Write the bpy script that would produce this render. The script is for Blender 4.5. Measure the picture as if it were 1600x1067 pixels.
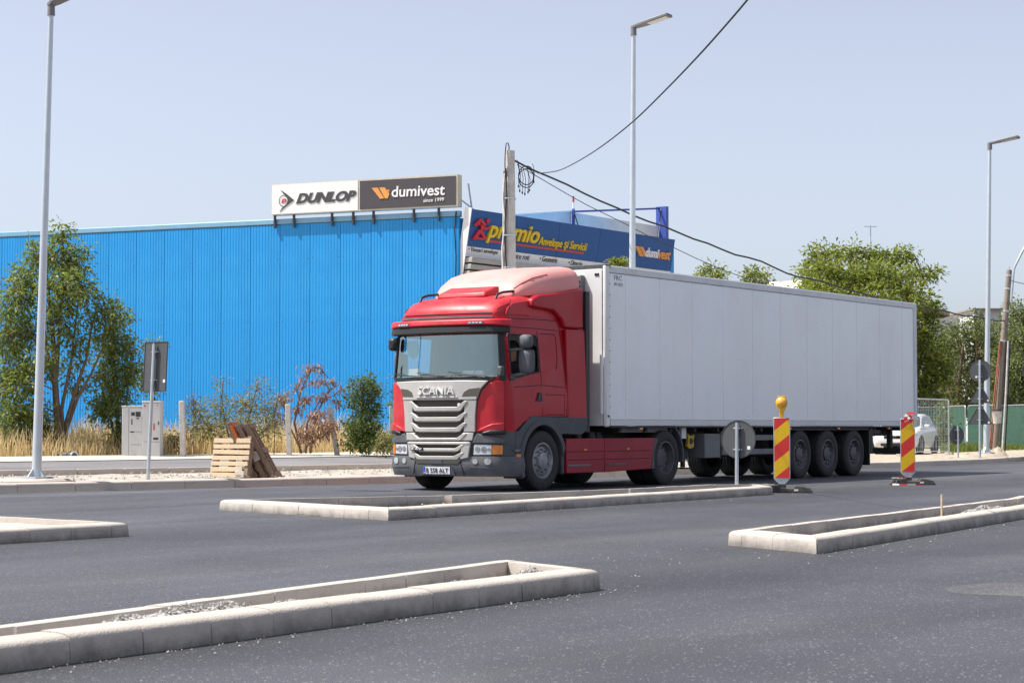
import bpy, bmesh, math, random
import numpy as np
from mathutils import Vector, Matrix, noise

random.seed(7)
rng = np.random.default_rng(7)
R = math.radians
scene = bpy.context.scene
C = scene.collection
for o in list(bpy.data.objects):
    bpy.data.objects.remove(o)

# ------------------------------------------------------------------ camera
FPX = 3103.0                      # focal length in pixels of the 1600 px wide photograph
CAMH = 1.08
YAW = math.atan2(.574, .819)
PITCH = math.atan((666 - 533.5) / FPX)
cam_d = bpy.data.cameras.new('camera')
cam_d.sensor_width = 36.0
cam_d.lens = FPX / 1600 * 36
cam_d.clip_start = 0.2
cam_d.clip_end = 3000
cam_d.dof.use_dof = True
cam_d.dof.focus_distance = 35.0
cam_d.dof.aperture_fstop = 9.0
cam = bpy.data.objects.new('camera', cam_d)
C.objects.link(cam)
cam.location = (0, 0, CAMH)
cam.rotation_euler = (R(90) + PITCH, 0, YAW - R(90))
scene.camera = cam

# ------------------------------------------------------------------ sky, sun, exposure
SUN_EL = R(59)
SUN_H = Vector((-.60, .80, 0)).normalized()       # horizontal direction towards the sun
sunvec = Vector((SUN_H.x * math.cos(SUN_EL), SUN_H.y * math.cos(SUN_EL), math.sin(SUN_EL)))
world = bpy.data.worlds.new('World')
scene.world = world
world.use_nodes = True
wn = world.node_tree
wn.nodes.clear()
sky = wn.nodes.new('ShaderNodeTexSky')
sky.sky_type = 'NISHITA'
sky.sun_disc = False
sky.sun_elevation = SUN_EL
sky.sun_rotation = math.atan2(SUN_H.x, SUN_H.y)
sky.altitude = 60
sky.air_density = 0.9
sky.dust_density = 1.5
sky.ozone_density = 8.0
bg = wn.nodes.new('ShaderNodeBackground')
bg.inputs['Strength'].default_value = 0.12
haze_sat = wn.nodes.new('ShaderNodeHueSaturation')       # pale summer haze
haze_sat.inputs['Saturation'].default_value = 0.44
haze_sat.inputs['Hue'].default_value = 0.506
wo = wn.nodes.new('ShaderNodeOutputWorld')
wn.links.new(sky.outputs[0], haze_sat.inputs['Color'])
wn.links.new(haze_sat.outputs[0], bg.inputs[0])
wn.links.new(bg.outputs[0], wo.inputs[0])
sl = bpy.data.lights.new('sun', 'SUN')
sl.energy = 4.9
sl.angle = R(0.53)
sl.color = (1.0, .95, .87)
so = bpy.data.objects.new('sun', sl)
C.objects.link(so)
so.location = (0, 0, 60)
so.rotation_euler = sunvec.to_track_quat('Z', 'Y').to_euler()
scene.view_settings.view_transform = 'Standard'
scene.view_settings.look = 'None'
scene.view_settings.exposure = 0.56
scene.view_settings.gamma = 1.0
scene.view_settings.use_curve_mapping = False

# ------------------------------------------------------------------ surveying helpers (read positions off the photograph)
_fw = Vector((math.cos(YAW) * math.cos(PITCH), math.sin(YAW) * math.cos(PITCH), math.sin(PITCH)))
_rt = Vector((math.sin(YAW), -math.cos(YAW), 0))
_up = _rt.cross(_fw)
_C = Vector((0, 0, CAMH))
_h = Vector((math.cos(YAW), math.sin(YAW), 0))
def ray(x, y): return _fw + _rt * ((x - 800) / FPX) + _up * ((533.5 - y) / FPX)
def G(x, y, z=0.0): d = ray(x, y); return _C + d * ((z - CAMH) / d.z)
def PY(x, y, Y): d = ray(x, y); return _C + d * (Y / d.y)
def PZ(x, y, Z): d = ray(x, y); return _C + d * (Z / d.dot(_h))
def PP(x, y, p, n): d = ray(x, y); return _C + d * ((p - _C).dot(n) / d.dot(n))

# ------------------------------------------------------------------ mesh helpers
class MB:
    def __init__(s): s.v = []; s.f = []
    def add(s, vs, fs):
        o = len(s.v); s.v += [tuple(v) for v in vs]; s.f += [tuple(i + o for i in f) for f in fs]; return s
    def box(s, x0, x1, y0, y1, z0, z1):
        return s.add([(x0,y0,z0),(x1,y0,z0),(x1,y1,z0),(x0,y1,z0),(x0,y0,z1),(x1,y0,z1),(x1,y1,z1),(x0,y1,z1)],
                     [(3,2,1,0),(4,5,6,7),(0,1,5,4),(1,2,6,5),(2,3,7,6),(3,0,4,7)])
    def obox(s, c, size, M=None):
        c = Vector(c); a, b, d = [q / 2 for q in size]
        M = M or Matrix.Identity(3)
        vs = [c + M @ Vector(q) for q in ((-a,-b,-d),(a,-b,-d),(a,b,-d),(-a,b,-d),(-a,-b,d),(a,-b,d),(a,b,d),(-a,b,d))]
        return s.add(vs, [(3,2,1,0),(4,5,6,7),(0,1,5,4),(1,2,6,5),(2,3,7,6),(3,0,4,7)])
    def bar(s, p, q, w, h, up=(0,0,1)):
        p = Vector(p); q = Vector(q); d = (q - p); L = d.length; d.normalize()
        upv = Vector(up)
        if abs(d.dot(upv)) > .95: upv = Vector((1, 0, 0))
        sd = d.cross(upv).normalized(); u2 = sd.cross(d).normalized()
        M = Matrix((d, sd, u2)).transposed()
        return s.obox((p + q) / 2, (L, w, h), M)
    def cyl(s, p, q, r0, r1=None, n=12, caps=True):
        return s.tube([p, q], [r0, r0 if r1 is None else r1], n, caps)
    def tube(s, pts, r, n=6, caps=True):
        pts = [Vector(p) for p in pts]; k = len(pts)
        if not hasattr(r, '__len__'): r = [r] * k
        o = len(s.v); pu = None
        for i, p in enumerate(pts):
            d = (pts[min(i + 1, k - 1)] - pts[max(i - 1, 0)])
            d = d.normalized() if d.length > 1e-9 else Vector((0, 0, 1))
            if pu is None:
                pu = d.orthogonal().normalized()
            else:
                pu = pu - d * pu.dot(d)
                pu = pu.normalized() if pu.length > 1e-6 else d.orthogonal().normalized()
            w = d.cross(pu)
            for j in range(n):
                t = 2 * math.pi * j / n
                s.v.append(tuple(p + (pu * math.cos(t) + w * math.sin(t)) * r[i]))
        for i in range(k - 1):
            for j in range(n):
                a = o + i * n + j; b = o + i * n + (j + 1) % n
                s.f.append((a, b, b + n, a + n))
        if caps:
            s.f.append(tuple(o + j for j in reversed(range(n)))); s.f.append(tuple(o + (k - 1) * n + j for j in range(n)))
        return s
    def prism(s, poly, fn, c0, c1):
        n = len(poly)
        vs = [fn(a, b, c0) for a, b in poly] + [fn(a, b, c1) for a, b in poly]
        return s.add(vs, [tuple(range(n))[::-1], tuple(range(n, 2 * n))] + [(i, (i + 1) % n, n + (i + 1) % n, n + i) for i in range(n)])
    def lathe(s, prof, fn, n=32, closed=False, cap0=True):       # prof: (radius, along); fn(c, s, along) -> point with c, s the radial coordinates
        o = len(s.v); k = len(prof)
        for r, h in prof:
            for j in range(n):
                t = 2 * math.pi * j / n
                s.v.append(tuple(fn(r * math.cos(t), r * math.sin(t), h)))
        for i in range(k - 1 if not closed else k):
            i2 = (i + 1) % k
            for j in range(n):
                j2 = (j + 1) % n
                s.f.append((o + i * n + j, o + i * n + j2, o + i2 * n + j2, o + i2 * n + j))
        if not closed:
            if cap0 and prof[0][0] > 1e-4: s.f.append(tuple(o + j for j in reversed(range(n))))
            if prof[-1][0] > 1e-4: s.f.append(tuple(o + (k - 1) * n + j for j in range(n)))
        return s
    def grid(s, pts):                                 # pts[i][j]
        o = len(s.v); a = len(pts); b = len(pts[0])
        for row in pts: s.v += [tuple(p) for p in row]
        for i in range(a - 1):
            for j in range(b - 1):
                s.f.append((o + i * b + j, o + i * b + j + 1, o + (i + 1) * b + j + 1, o + (i + 1) * b + j))
        return s
    def mesh(s, name, smooth=35, fix=True):
        me = bpy.data.meshes.new(name)
        me.from_pydata(s.v, [], s.f)
        if fix:
            bm = bmesh.new(); bm.from_mesh(me)
            bmesh.ops.recalc_face_normals(bm, faces=bm.faces); bm.to_mesh(me); bm.free()
        if smooth:
            me.polygons.foreach_set('use_smooth', [True] * len(me.polygons))
            me.set_sharp_from_angle(angle=R(smooth))
        me.update()
        return me
    def build(s, name, mat, parent=None, smooth=35, bevel=0, fix=True, seg=2):
        return link(name, s.mesh(name, smooth, fix), mat, parent, bevel, seg)

def link(name, me, mat=None, parent=None, bevel=0, seg=2):
    o = bpy.data.objects.new(name, me)
    if mat is not None and me is not None and not me.materials: me.materials.append(mat)
    C.objects.link(o)
    if parent is not None: o.parent = parent
    if bevel:
        m = o.modifiers.new('bevel', 'BEVEL'); m.width = bevel; m.segments = seg; m.limit_method = 'ANGLE'; m.angle_limit = R(40)
    return o
def tag(o, label, cat, group=None, kind=None):
    if label: o['label'] = label
    if cat: o['category'] = cat
    if group: o['group'] = group
    if kind: o['kind'] = kind
    return o
def thing(name, label, cat, loc=(0,0,0), rz=0.0, group=None):
    o = bpy.data.objects.new(name, None); C.objects.link(o)
    o.empty_display_size = .2
    o.location = loc; o.rotation_euler = (0, 0, rz)
    return tag(o, label, cat, group)
def struct(o): o['kind'] = 'structure'; return o
def stuff(o): o['kind'] = 'stuff'; return o
def copy_tree(o, parent=None):
    c = o.copy(); C.objects.link(c); c.parent = parent
    for ch in list(o.children): copy_tree(ch, c)
    return c
def sm(t): t = max(0., min(1., t)); return t * t * (3 - 2 * t)
def lerp_tab(tab, z):
    if z <= tab[0][0]: return tab[0][1:]
    for a, b in zip(tab, tab[1:]):
        if z <= b[0]:
            t = (z - a[0]) / (b[0] - a[0]); return tuple(p + (q - p) * t for p, q in zip(a[1:], b[1:]))
    return tab[-1][1:]

# ------------------------------------------------------------------ materials (all procedural)
def _n(nt, t, **kw):
    n = nt.nodes.new(t)
    for k, v in kw.items():
        if k in n.inputs: n.inputs[k].default_value = v
        else: setattr(n, k, v)
    return n
def pm(name, col, rough=.5, metal=0., var=.12, vs=4., bump=0., bs=60., spec=.5, coat=0., trans=0., dirt=None, ds=3., damt=.5, streak=None, island=0.):
    m = bpy.data.materials.new(name); m.use_nodes = True
    nt = m.node_tree; L = nt.links.new
    b = nt.nodes['Principled BSDF']
    tc = _n(nt, 'ShaderNodeTexCoord')
    b.inputs['Roughness'].default_value = rough; b.inputs['Metallic'].default_value = metal
    b.inputs['Specular IOR Level'].default_value = spec
    b.inputs['Coat Weight'].default_value = coat; b.inputs['Coat Roughness'].default_value = .08
    b.inputs['Transmission Weight'].default_value = trans
    co = tc.outputs['Object']
    if streak:
        mp = _n(nt, 'ShaderNodeMapping'); mp.inputs['Scale'].default_value = streak; L(co, mp.inputs[0]); cs = mp.outputs[0]
    else: cs = co
    nz = _n(nt, 'ShaderNodeTexNoise', Scale=vs, Detail=5.0, Roughness=.62); L(cs, nz.inputs['Vector'])
    rp = _n(nt, 'ShaderNodeMapRange'); L(nz.outputs['Fac'], rp.inputs['Value'])
    rp.inputs['From Min'].default_value = .3; rp.inputs['From Max'].default_value = .7
    mx = _n(nt, 'ShaderNodeMix', data_type='RGBA'); L(rp.outputs[0], mx.inputs[0])
    mx.inputs[6].default_value = (*[max(0, c * (1 - var)) for c in col], 1); mx.inputs[7].default_value = (*[min(1, c * (1 + var)) for c in col], 1)
    out = mx.outputs[2]
    if island:
        gi = _n(nt, 'ShaderNodeNewGeometry')
        hs = _n(nt, 'ShaderNodeHueSaturation')
        r1 = _n(nt, 'ShaderNodeMapRange'); L(gi.outputs['Random Per Island'], r1.inputs['Value'])
        r1.inputs['To Min'].default_value = 1 - island; r1.inputs['To Max'].default_value = 1 + island
        L(r1.outputs[0], hs.inputs['Value']); L(out, hs.inputs['Color']); out = hs.outputs[0]
    if dirt:
        n2 = _n(nt, 'ShaderNodeTexNoise', Scale=ds, Detail=7.0, Roughness=.68); L(co, n2.inputs['Vector'])
        r2 = _n(nt, 'ShaderNodeMapRange'); L(n2.outputs['Fac'], r2.inputs['Value'])
        r2.inputs['From Min'].default_value = .45; r2.inputs['From Max'].default_value = .75; r2.inputs['To Max'].default_value = damt
        m2 = _n(nt, 'ShaderNodeMix', data_type='RGBA'); L(r2.outputs[0], m2.inputs[0]); L(out, m2.inputs[6]); m2.inputs[7].default_value = (*dirt, 1)
        out = m2.outputs[2]
        mr = _n(nt, 'ShaderNodeMath', operation='MULTIPLY_ADD'); L(r2.outputs[0], mr.inputs[0]); mr.inputs[1].default_value = .35; mr.inputs[2].default_value = rough
        L(mr.outputs[0], b.inputs['Roughness'])
    L(out, b.inputs['Base Color'])
    if bump:
        n3 = _n(nt, 'ShaderNodeTexNoise', Scale=bs, Detail=4.0); L(co, n3.inputs['Vector'])
        bp = _n(nt, 'ShaderNodeBump', Strength=bump, Distance=.02); L(n3.outputs['Fac'], bp.inputs['Height']); L(bp.outputs[0], b.inputs['Normal'])
    return m

def leaf_mat(name, col, col2, trans=.45, yellow=None):
    m = bpy.data.materials.new(name); m.use_nodes = True
    nt = m.node_tree; L = nt.links.new; b = nt.nodes['Principled BSDF']; out = nt.nodes['Material Output']
    gi = _n(nt, 'ShaderNodeNewGeometry')
    cr = _n(nt, 'ShaderNodeValToRGB'); L(gi.outputs['Random Per Island'], cr.inputs[0])
    cr.color_ramp.elements[0].color = (*col, 1); cr.color_ramp.elements[1].color = (*col2, 1)
    if yellow:
        e = cr.color_ramp.elements.new(.93); e.color = (*col2, 1); cr.color_ramp.elements[2].color = (*yellow, 1)
    b.inputs['Roughness'].default_value = .45; b.inputs['Specular IOR Level'].default_value = .35
    L(cr.outputs[0], b.inputs['Base Color'])
    t = _n(nt, 'ShaderNodeBsdfTranslucent')
    hs = _n(nt, 'ShaderNodeHueSaturation', Saturation=1.1, Value=1.25); L(cr.outputs[0], hs.inputs['Color']); L(hs.outputs[0], t.inputs[0])
    ms = _n(nt, 'ShaderNodeMixShader', Fac=trans); L(b.outputs[0], ms.inputs[1]); L(t.outputs[0], ms.inputs[2]); L(ms.outputs[0], out.inputs[0])
    return m

def asphalt(name, base, warm, sparkle=1.0):
    m = bpy.data.materials.new(name); m.use_nodes = True
    nt = m.node_tree; L = nt.links.new; b = nt.nodes['Principled BSDF']
    tc = _n(nt, 'ShaderNodeTexCoord'); co = tc.outputs['Object']
    mp = _n(nt, 'ShaderNodeMapping'); mp.inputs['Scale'].default_value = (.06, .55, 1); L(co, mp.inputs[0])
    n1 = _n(nt, 'ShaderNodeTexNoise', Scale=1.0, Detail=6.0, Roughness=.6); L(mp.outputs[0], n1.inputs['Vector'])
    m1 = _n(nt, 'ShaderNodeMapRange'); L(n1.outputs['Fac'], m1.inputs['Value']); m1.inputs['From Min'].default_value = .35; m1.inputs['From Max'].default_value = .68
    mx = _n(nt, 'ShaderNodeMix', data_type='RGBA'); L(m1.outputs[0], mx.inputs[0]); mx.inputs[6].default_value = (*base, 1); mx.inputs[7].default_value = (*warm, 1)
    n2 = _n(nt, 'ShaderNodeTexNoise', Scale=105.0, Detail=3.0, Roughness=.75); L(co, n2.inputs['Vector'])
    m2 = _n(nt, 'ShaderNodeMapRange'); L(n2.outputs['Fac'], m2.inputs['Value']); m2.inputs['From Min'].default_value = .32; m2.inputs['From Max'].default_value = .7
    m2.inputs['To Min'].default_value = .30; m2.inputs['To Max'].default_value = 1.9
    n3 = _n(nt, 'ShaderNodeTexNoise', Scale=.35, Detail=5.0); L(co, n3.inputs['Vector'])
    m3 = _n(nt, 'ShaderNodeMapRange'); L(n3.outputs['Fac'], m3.inputs['Value']); m3.inputs['From Min'].default_value = .3; m3.inputs['From Max'].default_value = .7
    m3.inputs['To Min'].default_value = .82; m3.inputs['To Max'].default_value = 1.2
    mm = _n(nt, 'ShaderNodeMath', operation='MULTIPLY'); L(m2.outputs[0], mm.inputs[0]); L(m3.outputs[0], mm.inputs[1])
    # pale chips of aggregate
    v = _n(nt, 'ShaderNodeTexVoronoi', Scale=95.0); L(co, v.inputs['Vector'])
    lt = _n(nt, 'ShaderNodeMath', operation='GREATER_THAN'); sp = _n(nt, 'ShaderNodeSeparateColor'); L(v.outputs['Color'], sp.inputs[0]); L(sp.outputs[0], lt.inputs[0]); lt.inputs[1].default_value = .98
    vm = _n(nt, 'ShaderNodeVectorMath', operation='SCALE'); L(mx.outputs[2], vm.inputs[0]); L(mm.outputs[0], vm.inputs['Scale'])
    m4 = _n(nt, 'ShaderNodeMix', data_type='RGBA'); 
    f4 = _n(nt, 'ShaderNodeMath', operation='MULTIPLY'); L(lt.outputs[0], f4.inputs[0]); f4.inputs[1].default_value = .5 * sparkle
    L(f4.outputs[0], m4.inputs[0]); L(vm.outputs[0], m4.inputs[6]); m4.inputs[7].default_value = (.42, .42, .43, 1)
    sx = _n(nt, 'ShaderNodeSeparateXYZ'); L(co, sx.inputs[0])
    n5 = _n(nt, 'ShaderNodeTexNoise', Scale=.5, Detail=4.0); L(co, n5.inputs['Vector'])
    yw = _n(nt, 'ShaderNodeMath', operation='MULTIPLY_ADD'); L(n5.outputs['Fac'], yw.inputs[0]); yw.inputs[1].default_value = 2.4; L(sx.outputs[1], yw.inputs[2])
    bd = None
    for yc, hwid, amt in ((8.6, 1.1, .68), (15.6, 1.0, .72), (25.2, .5, 1.4), (20.4, .35, .84), (22.4, .35, .84), (12.2, .4, .86), (14.0, .3, .88), (5.9, .4, .84), (3.9, .4, .86), (18.3, .5, 1.22)):                 # paving runs freshly rolled along the kerbs
        d1 = _n(nt, 'ShaderNodeMath', operation='SUBTRACT'); L(yw.outputs[0], d1.inputs[0]); d1.inputs[1].default_value = yc
        d2 = _n(nt, 'ShaderNodeMath', operation='ABSOLUTE'); L(d1.outputs[0], d2.inputs[0])
        d3 = _n(nt, 'ShaderNodeMapRange', interpolation_type='SMOOTHSTEP'); L(d2.outputs[0], d3.inputs['Value']); d3.inputs['From Min'].default_value = hwid * .5; d3.inputs['From Max'].default_value = hwid * 1.5
        d3.inputs['To Min'].default_value = amt; d3.inputs['To Max'].default_value = 1.0
        if bd is None: bd = d3.outputs[0]
        else:
            dm = _n(nt, 'ShaderNodeMath', operation='MULTIPLY'); L(bd, dm.inputs[0]); L(d3.outputs[0], dm.inputs[1]); bd = dm.outputs[0]
    fin = _n(nt, 'ShaderNodeVectorMath', operation='SCALE'); L(m4.outputs[2], fin.inputs[0]); L(bd, fin.inputs['Scale'])
    L(fin.outputs[0], b.inputs['Base Color'])
    b.inputs['Specular IOR Level'].default_value = .5
    rr = _n(nt, 'ShaderNodeMapRange'); L(sp.outputs[1], rr.inputs['Value']); rr.inputs['To Min'].default_value = .42; rr.inputs['To Max'].default_value = .8
    L(rr.outputs[0], b.inputs['Roughness'])
    vb = _n(nt, 'ShaderNodeMath', operation='MULTIPLY_ADD'); L(v.outputs['Distance'], vb.inputs[0]); vb.inputs[1].default_value = -.8; L(n2.outputs['Fac'], vb.inputs[2])
    bp = _n(nt, 'ShaderNodeBump', Strength=.75, Distance=.006); L(vb.outputs[0], bp.inputs['Height']); L(bp.outputs[0], b.inputs['Normal'])
    return m

M = {}
M['asphalt'] = asphalt('asphalt_new', (.043, .045, .056), (.076, .075, .081))
M['asphalt_old'] = asphalt('asphalt_footway', (.16, .155, .165), (.20, .19, .185), .4)
M['asphalt_patch'] = asphalt('asphalt_worn', (.070, .069, .072), (.11, .106, .102), 1.0)
M['soil'] = pm('dry_soil', (.30, .25, .18), .95, var=.3, vs=1.2, bump=.6, bs=9)
M['gravel'] = pm('gravel_verge', (.37, .335, .29), .95, var=.35, vs=3, bump=.9, bs=30, dirt=(.46, .43, .39), ds=1.5)
M['sand'] = pm('sand_heap', (.40, .335, .26), .95, var=.25, vs=6, bump=.7, bs=30)
M['concrete'] = pm('concrete_kerb', (.53, .475, .42), .88, var=.16, vs=2.2, bump=.3, bs=90, dirt=(.27, .245, .22), ds=2.2, damt=.7)
M['concrete_pale'] = pm('concrete_slab', (.50, .455, .40), .9, var=.12, vs=2.0, bump=.3, bs=40, dirt=(.36, .33, .29), ds=1.2)
M['mortar'] = pm('mortar_smear', (.66, .63, .60), .9, var=.2, vs=9, bump=.4, bs=60)
M['rubble'] = pm('rubble', (.33, .315, .30), .95, var=.35, vs=14, bump=.5, bs=60, island=.4)
M['post'] = pm('concrete_post', (.52, .49, .45), .9, var=.15, vs=5, bump=.3, bs=40)
M['galv'] = pm('galvanised_steel', (.58, .62, .66), .38, .75, var=.12, vs=8)
M['pole'] = pm('painted_lamp_pole', (.60, .64, .68), .35, .45, var=.06, vs=3)
M['lamp_grey'] = pm('lamp_housing', (.20, .20, .21), .5, .2, var=.1)
M['led'] = pm('lamp_lens', (.72, .70, .66), .25, var=.05)
M['sign_back'] = pm('sign_back_grey', (.088, .094, .10), .55, .2, var=.12, vs=4)
M['sign_rim'] = pm('sign_rim', (.06, .062, .068), .5, .2, var=.1)
M['sticker'] = pm('white_sticker', (.8, .8, .8), .5, var=.04)
M['red_paint'] = pm('cab_red', (.40, .003, .014), .34, var=.10, vs=1.6, coat=.10, spec=.3, dirt=(.43, .014, .028), ds=2.4, damt=.6)
M['red_front'] = pm('cab_red_faded', (.52, .018, .030), .40, var=.10, vs=2.0, coat=.0, spec=.4, dirt=(.58, .085, .085), ds=2.0, damt=.6)
M['red_skirt'] = pm('skirt_red', (.33, .006, .026), .40, var=.12, vs=1.5, coat=.0, spec=.35, dirt=(.28, .035, .05), ds=2.0, damt=.6)
M['pink'] = pm('deflector_faded', (.74, .31, .285), .5, var=.09, vs=1.3, dirt=(.76, .40, .37), ds=1.4, damt=.5)
M['seam'] = pm('panel_gap', (.05, .006, .010), .7, var=.1)
M['grille'] = pm('grille_silver', (.47, .455, .43), .45, .15, var=.08, vs=5, dirt=(.40, .37, .33), ds=6, damt=.5)
M['mesh_dark'] = pm('grille_mesh', (.085, .072, .060), .75, var=.35, vs=90, bump=.6, bs=160)
M['plastic'] = pm('dark_plastic', (.060, .070, .080), .55, var=.15, vs=4, bump=.1, bs=200, dirt=(.13, .13, .125), ds=2.0, damt=.55)
M['plastic_mid'] = pm('grey_plastic', (.082, .090, .102), .55, var=.12, vs=4, bump=.1, bs=200, dirt=(.19, .18, .17), ds=3.0, damt=.6)
M['black'] = pm('black_trim', (.014, .015, .017), .5, var=.2)
M['rubber'] = pm('tyre_rubber', (.022, .022, .024), .72, var=.25, vs=9, bump=.2, bs=90, dirt=(.07, .065, .06), ds=4, damt=.55)
M['rim'] = pm('rim_silver', (.30, .31, .33), .45, .55, var=.15, vs=9, dirt=(.10, .09, .08), ds=6, damt=.7)
M['rim_dark'] = pm('rim_dusty', (.12, .12, .125), .55, .3, var=.2, vs=9, dirt=(.05, .047, .045), ds=6, damt=.7)
M['chassis'] = pm('chassis_dark', (.028, .029, .031), .65, var=.25, vs=4, dirt=(.07, .065, .055), ds=3)
M['steel_grey'] = pm('guard_grey', (.17, .175, .185), .55, .2, var=.12, vs=4, dirt=(.12, .11, .10), ds=3)
M['trailer'] = pm('trailer_white', (.90, .92, .955), .24, var=.025, vs=2.0, streak=(1.5, 1, .12), coat=.4, bump=.12, bs=.9, dirt=(.78, .78, .80), ds=.55, damt=.5)
M['trailer_rail'] = pm('trailer_rail', (.70, .715, .74), .42, .15, var=.06, vs=2, dirt=(.45, .44, .43), ds=2)
M['trailer_seam'] = pm('trailer_joint', (.5, .52, .56), .5, .2, var=.05)
M['white_lit'] = pm('white_lacquer', (.78, .78, .77), .4, var=.05)
M['mark_blue'] = pm('marking_blue', (.10, .13, .30), .5, var=.1)
M['glass_lamp'] = pm('lamp_glass', (.62, .65, .68), .12, .25, var=.25, vs=30, coat=.8)
M['amber'] = pm('amber_lens', (.75, .22, .02), .2, var=.12, vs=30, coat=.6)
M['red_lens'] = pm('red_lens', (.55, .02, .02), .25, var=.1, coat=.4)
M['plate'] = pm('plate_white', (.78, .79, .80), .4, var=.04)
M['eu_blue'] = pm('plate_blue', (.03, .08, .50), .4, var=.05)
M['ink'] = pm('plate_ink', (.012, .012, .014), .5, var=.1)
M['silver_letters'] = pm('letters_silver', (.66, .65, .62), .35, .2, var=.05)
M['interior'] = pm('cab_interior', (.52, .60, .60), .8, var=.15)
M['interior_dark'] = pm('cab_interior_dark', (.03, .032, .035), .8, var=.2)
M['skin'] = pm('skin', (.44, .25, .17), .55, var=.1, vs=9)
M['shirt'] = pm('dark_shirt', (.02, .021, .026), .9, var=.2, vs=20)
M['hair'] = pm('dark_hair', (.02, .014, .010), .7, var=.3, vs=60)
M['curtain'] = pm('paper', (.75, .76, .76), .8, var=.08)
M['teal'] = pm('pennant_teal', (.02, .30, .42), .6, var=.1)
M['wall_blue'] = pm('cladding_blue', (.011, .30, .72), .42, var=.09, vs=1.3, streak=(1, 1, .06), bump=.25, bs=.9, dirt=(.03, .38, .74), ds=.6, damt=.5)
M['trim_blue'] = pm('roof_trim_pale', (.22, .43, .62), .45, .1, var=.06)
M['fascia_blue'] = pm('fascia_blue', (.010, .095, .33), .45, var=.06, vs=2)
M['white_board'] = pm('board_white', (.88, .88, .88), .45, var=.03)
M['dark_board'] = pm('board_charcoal', (.075, .068, .075), .45, var=.06)
M['frame_cream'] = pm('sign_case', (.62, .58, .46), .5, var=.1)
M['logo_grey'] = pm('logo_grey', (.065, .065, .072), .5, var=.05)
M['logo_red'] = pm('logo_red', (.60, .022, .045), .4, var=.06)
M['logo_orange'] = pm('logo_orange', (.85, .36, .09), .45, var=.06)
M['logo_yellow'] = pm('logo_yellow', (.82, .58, .02), .4, var=.06)
M['line_red'] = pm('line_red', (.52, .07, .05), .5, var=.08)
M['awning_grey'] = pm('awning_grey', (.42, .41, .39), .7, var=.12, vs=3)
M['shutter'] = pm('shutter_grey', (.20, .195, .185), .7, var=.2, vs=3)
M['blue_post'] = pm('blue_post', (.06, .10, .40), .45, var=.08)
M['sheet'] = pm('translucent_sheet', (.75, .77, .77), .7, var=.12, vs=1.0)
M['cable'] = pm('cable_black', (.018, .018, .022), .6, var=.2)
M['conduit'] = pm('conduit_pale', (.56, .53, .49), .8, var=.2, vs=8)
M['pine'] = pm('pallet_pine', (.66, .52, .35), .8, var=.16, vs=3, streak=(1, 10, 10), bump=.2, bs=40, dirt=(.50, .40, .28), ds=4)
M['old_pole'] = pm('weathered_pole', (.26, .215, .175), .9, var=.25, vs=3, streak=(9, 9, 1.2), bump=.3, bs=40)
M['old_wood'] = pm('weathered_timber', (.25, .165, .11), .85, var=.32, vs=3, streak=(9, 9, 1.2), bump=.35, bs=50, dirt=(.30, .25, .21), ds=4)
M['old_end'] = pm('timber_ends', (.36, .33, .29), .9, var=.2, vs=10)
M['orange'] = pm('orange_paint', (.62, .13, .02), .7, var=.2, vs=6)
M['cabinet'] = pm('cabinet_grey', (.57, .57, .56), .6, var=.05, vs=2, bump=.1, bs=200)
M['cabinet_dark'] = pm('cabinet_window', (.04, .04, .045), .4, var=.2)
M['bea_yellow'] = pm('beacon_yellow', (.85, .52, .01), .4, var=.05)
M['bea_red'] = pm('beacon_red', (.72, .035, .03), .4, var=.05)
M['bea_lamp'] = pm('beacon_lamp', (.82, .45, .015), .35, var=.06)
M['bea_lens'] = pm('beacon_lens', (.88, .42, .05), .18, var=.1, vs=40, coat=.6)
M['tape_white'] = pm('tape_white', (.80, .78, .77), .55, var=.05)
M['tape_red'] = pm('tape_red', (.70, .05, .07), .55, var=.08)
M['rubber_base'] = pm('recycled_rubber', (.035, .036, .038), .8, var=.3, vs=8, bump=.3, bs=60, dirt=(.30, .27, .23), ds=2.5, damt=.5)
M['dust_base'] = pm('dusty_rubber', (.40, .35, .29), .9, var=.2, vs=6)
M['yellow_bits'] = pm('coupling_yellow', (.55, .36, .03), .55, var=.25, vs=12)
M['car_white'] = pm('car_white', (.74, .76, .78), .25, var=.03, coat=.6)
M['car_silver'] = pm('car_silver', (.50, .52, .55), .3, .4, var=.03, coat=.6)
M['car_glass'] = pm('car_glass', (.035, .045, .05), .08, var=.1, spec=.8)
M['green_net'] = pm('green_debris_net', (.028, .085, .058), .8, var=.25, vs=2.0, streak=(1, 1, 3), bump=.3, bs=4)
M['pipe_red'] = pm('rusty_pipe', (.34, .10, .065), .75, var=.3, vs=6)
M['bark'] = pm('bark', (.16, .115, .085), .95, var=.35, vs=12, bump=.6, bs=30)
M['twig'] = pm('twig', (.20, .14, .10), .95, var=.3, vs=12)
M['straw'] = leaf_mat('dry_grass', (.50, .38, .19), (.78, .65, .40), .4)
M['leaf_a'] = leaf_mat('leaf_ash', (.090, .140, .030), (.28, .31, .095), .48)
M['leaf_b'] = leaf_mat('leaf_bush', (.065, .110, .024), (.165, .200, .060), .4)
M['leaf_dry'] = leaf_mat('leaf_withered', (.22, .12, .075), (.46, .29, .20), .3)
M['leaf_scrub'] = leaf_mat('leaf_scrub', (.13, .15, .045), (.32, .29, .12), .4)
M['leaf_far'] = leaf_mat('leaf_acacia', (.095, .150, .030), (.29, .32, .065), .48, yellow=(.42, .37, .07))
M['leaf_dark'] = leaf_mat('leaf_backdrop', (.085, .130, .042), (.25, .27, .10), .42)
M['weed'] = leaf_mat('leaf_weed', (.09, .14, .03), (.22, .25, .07), .4)
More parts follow.
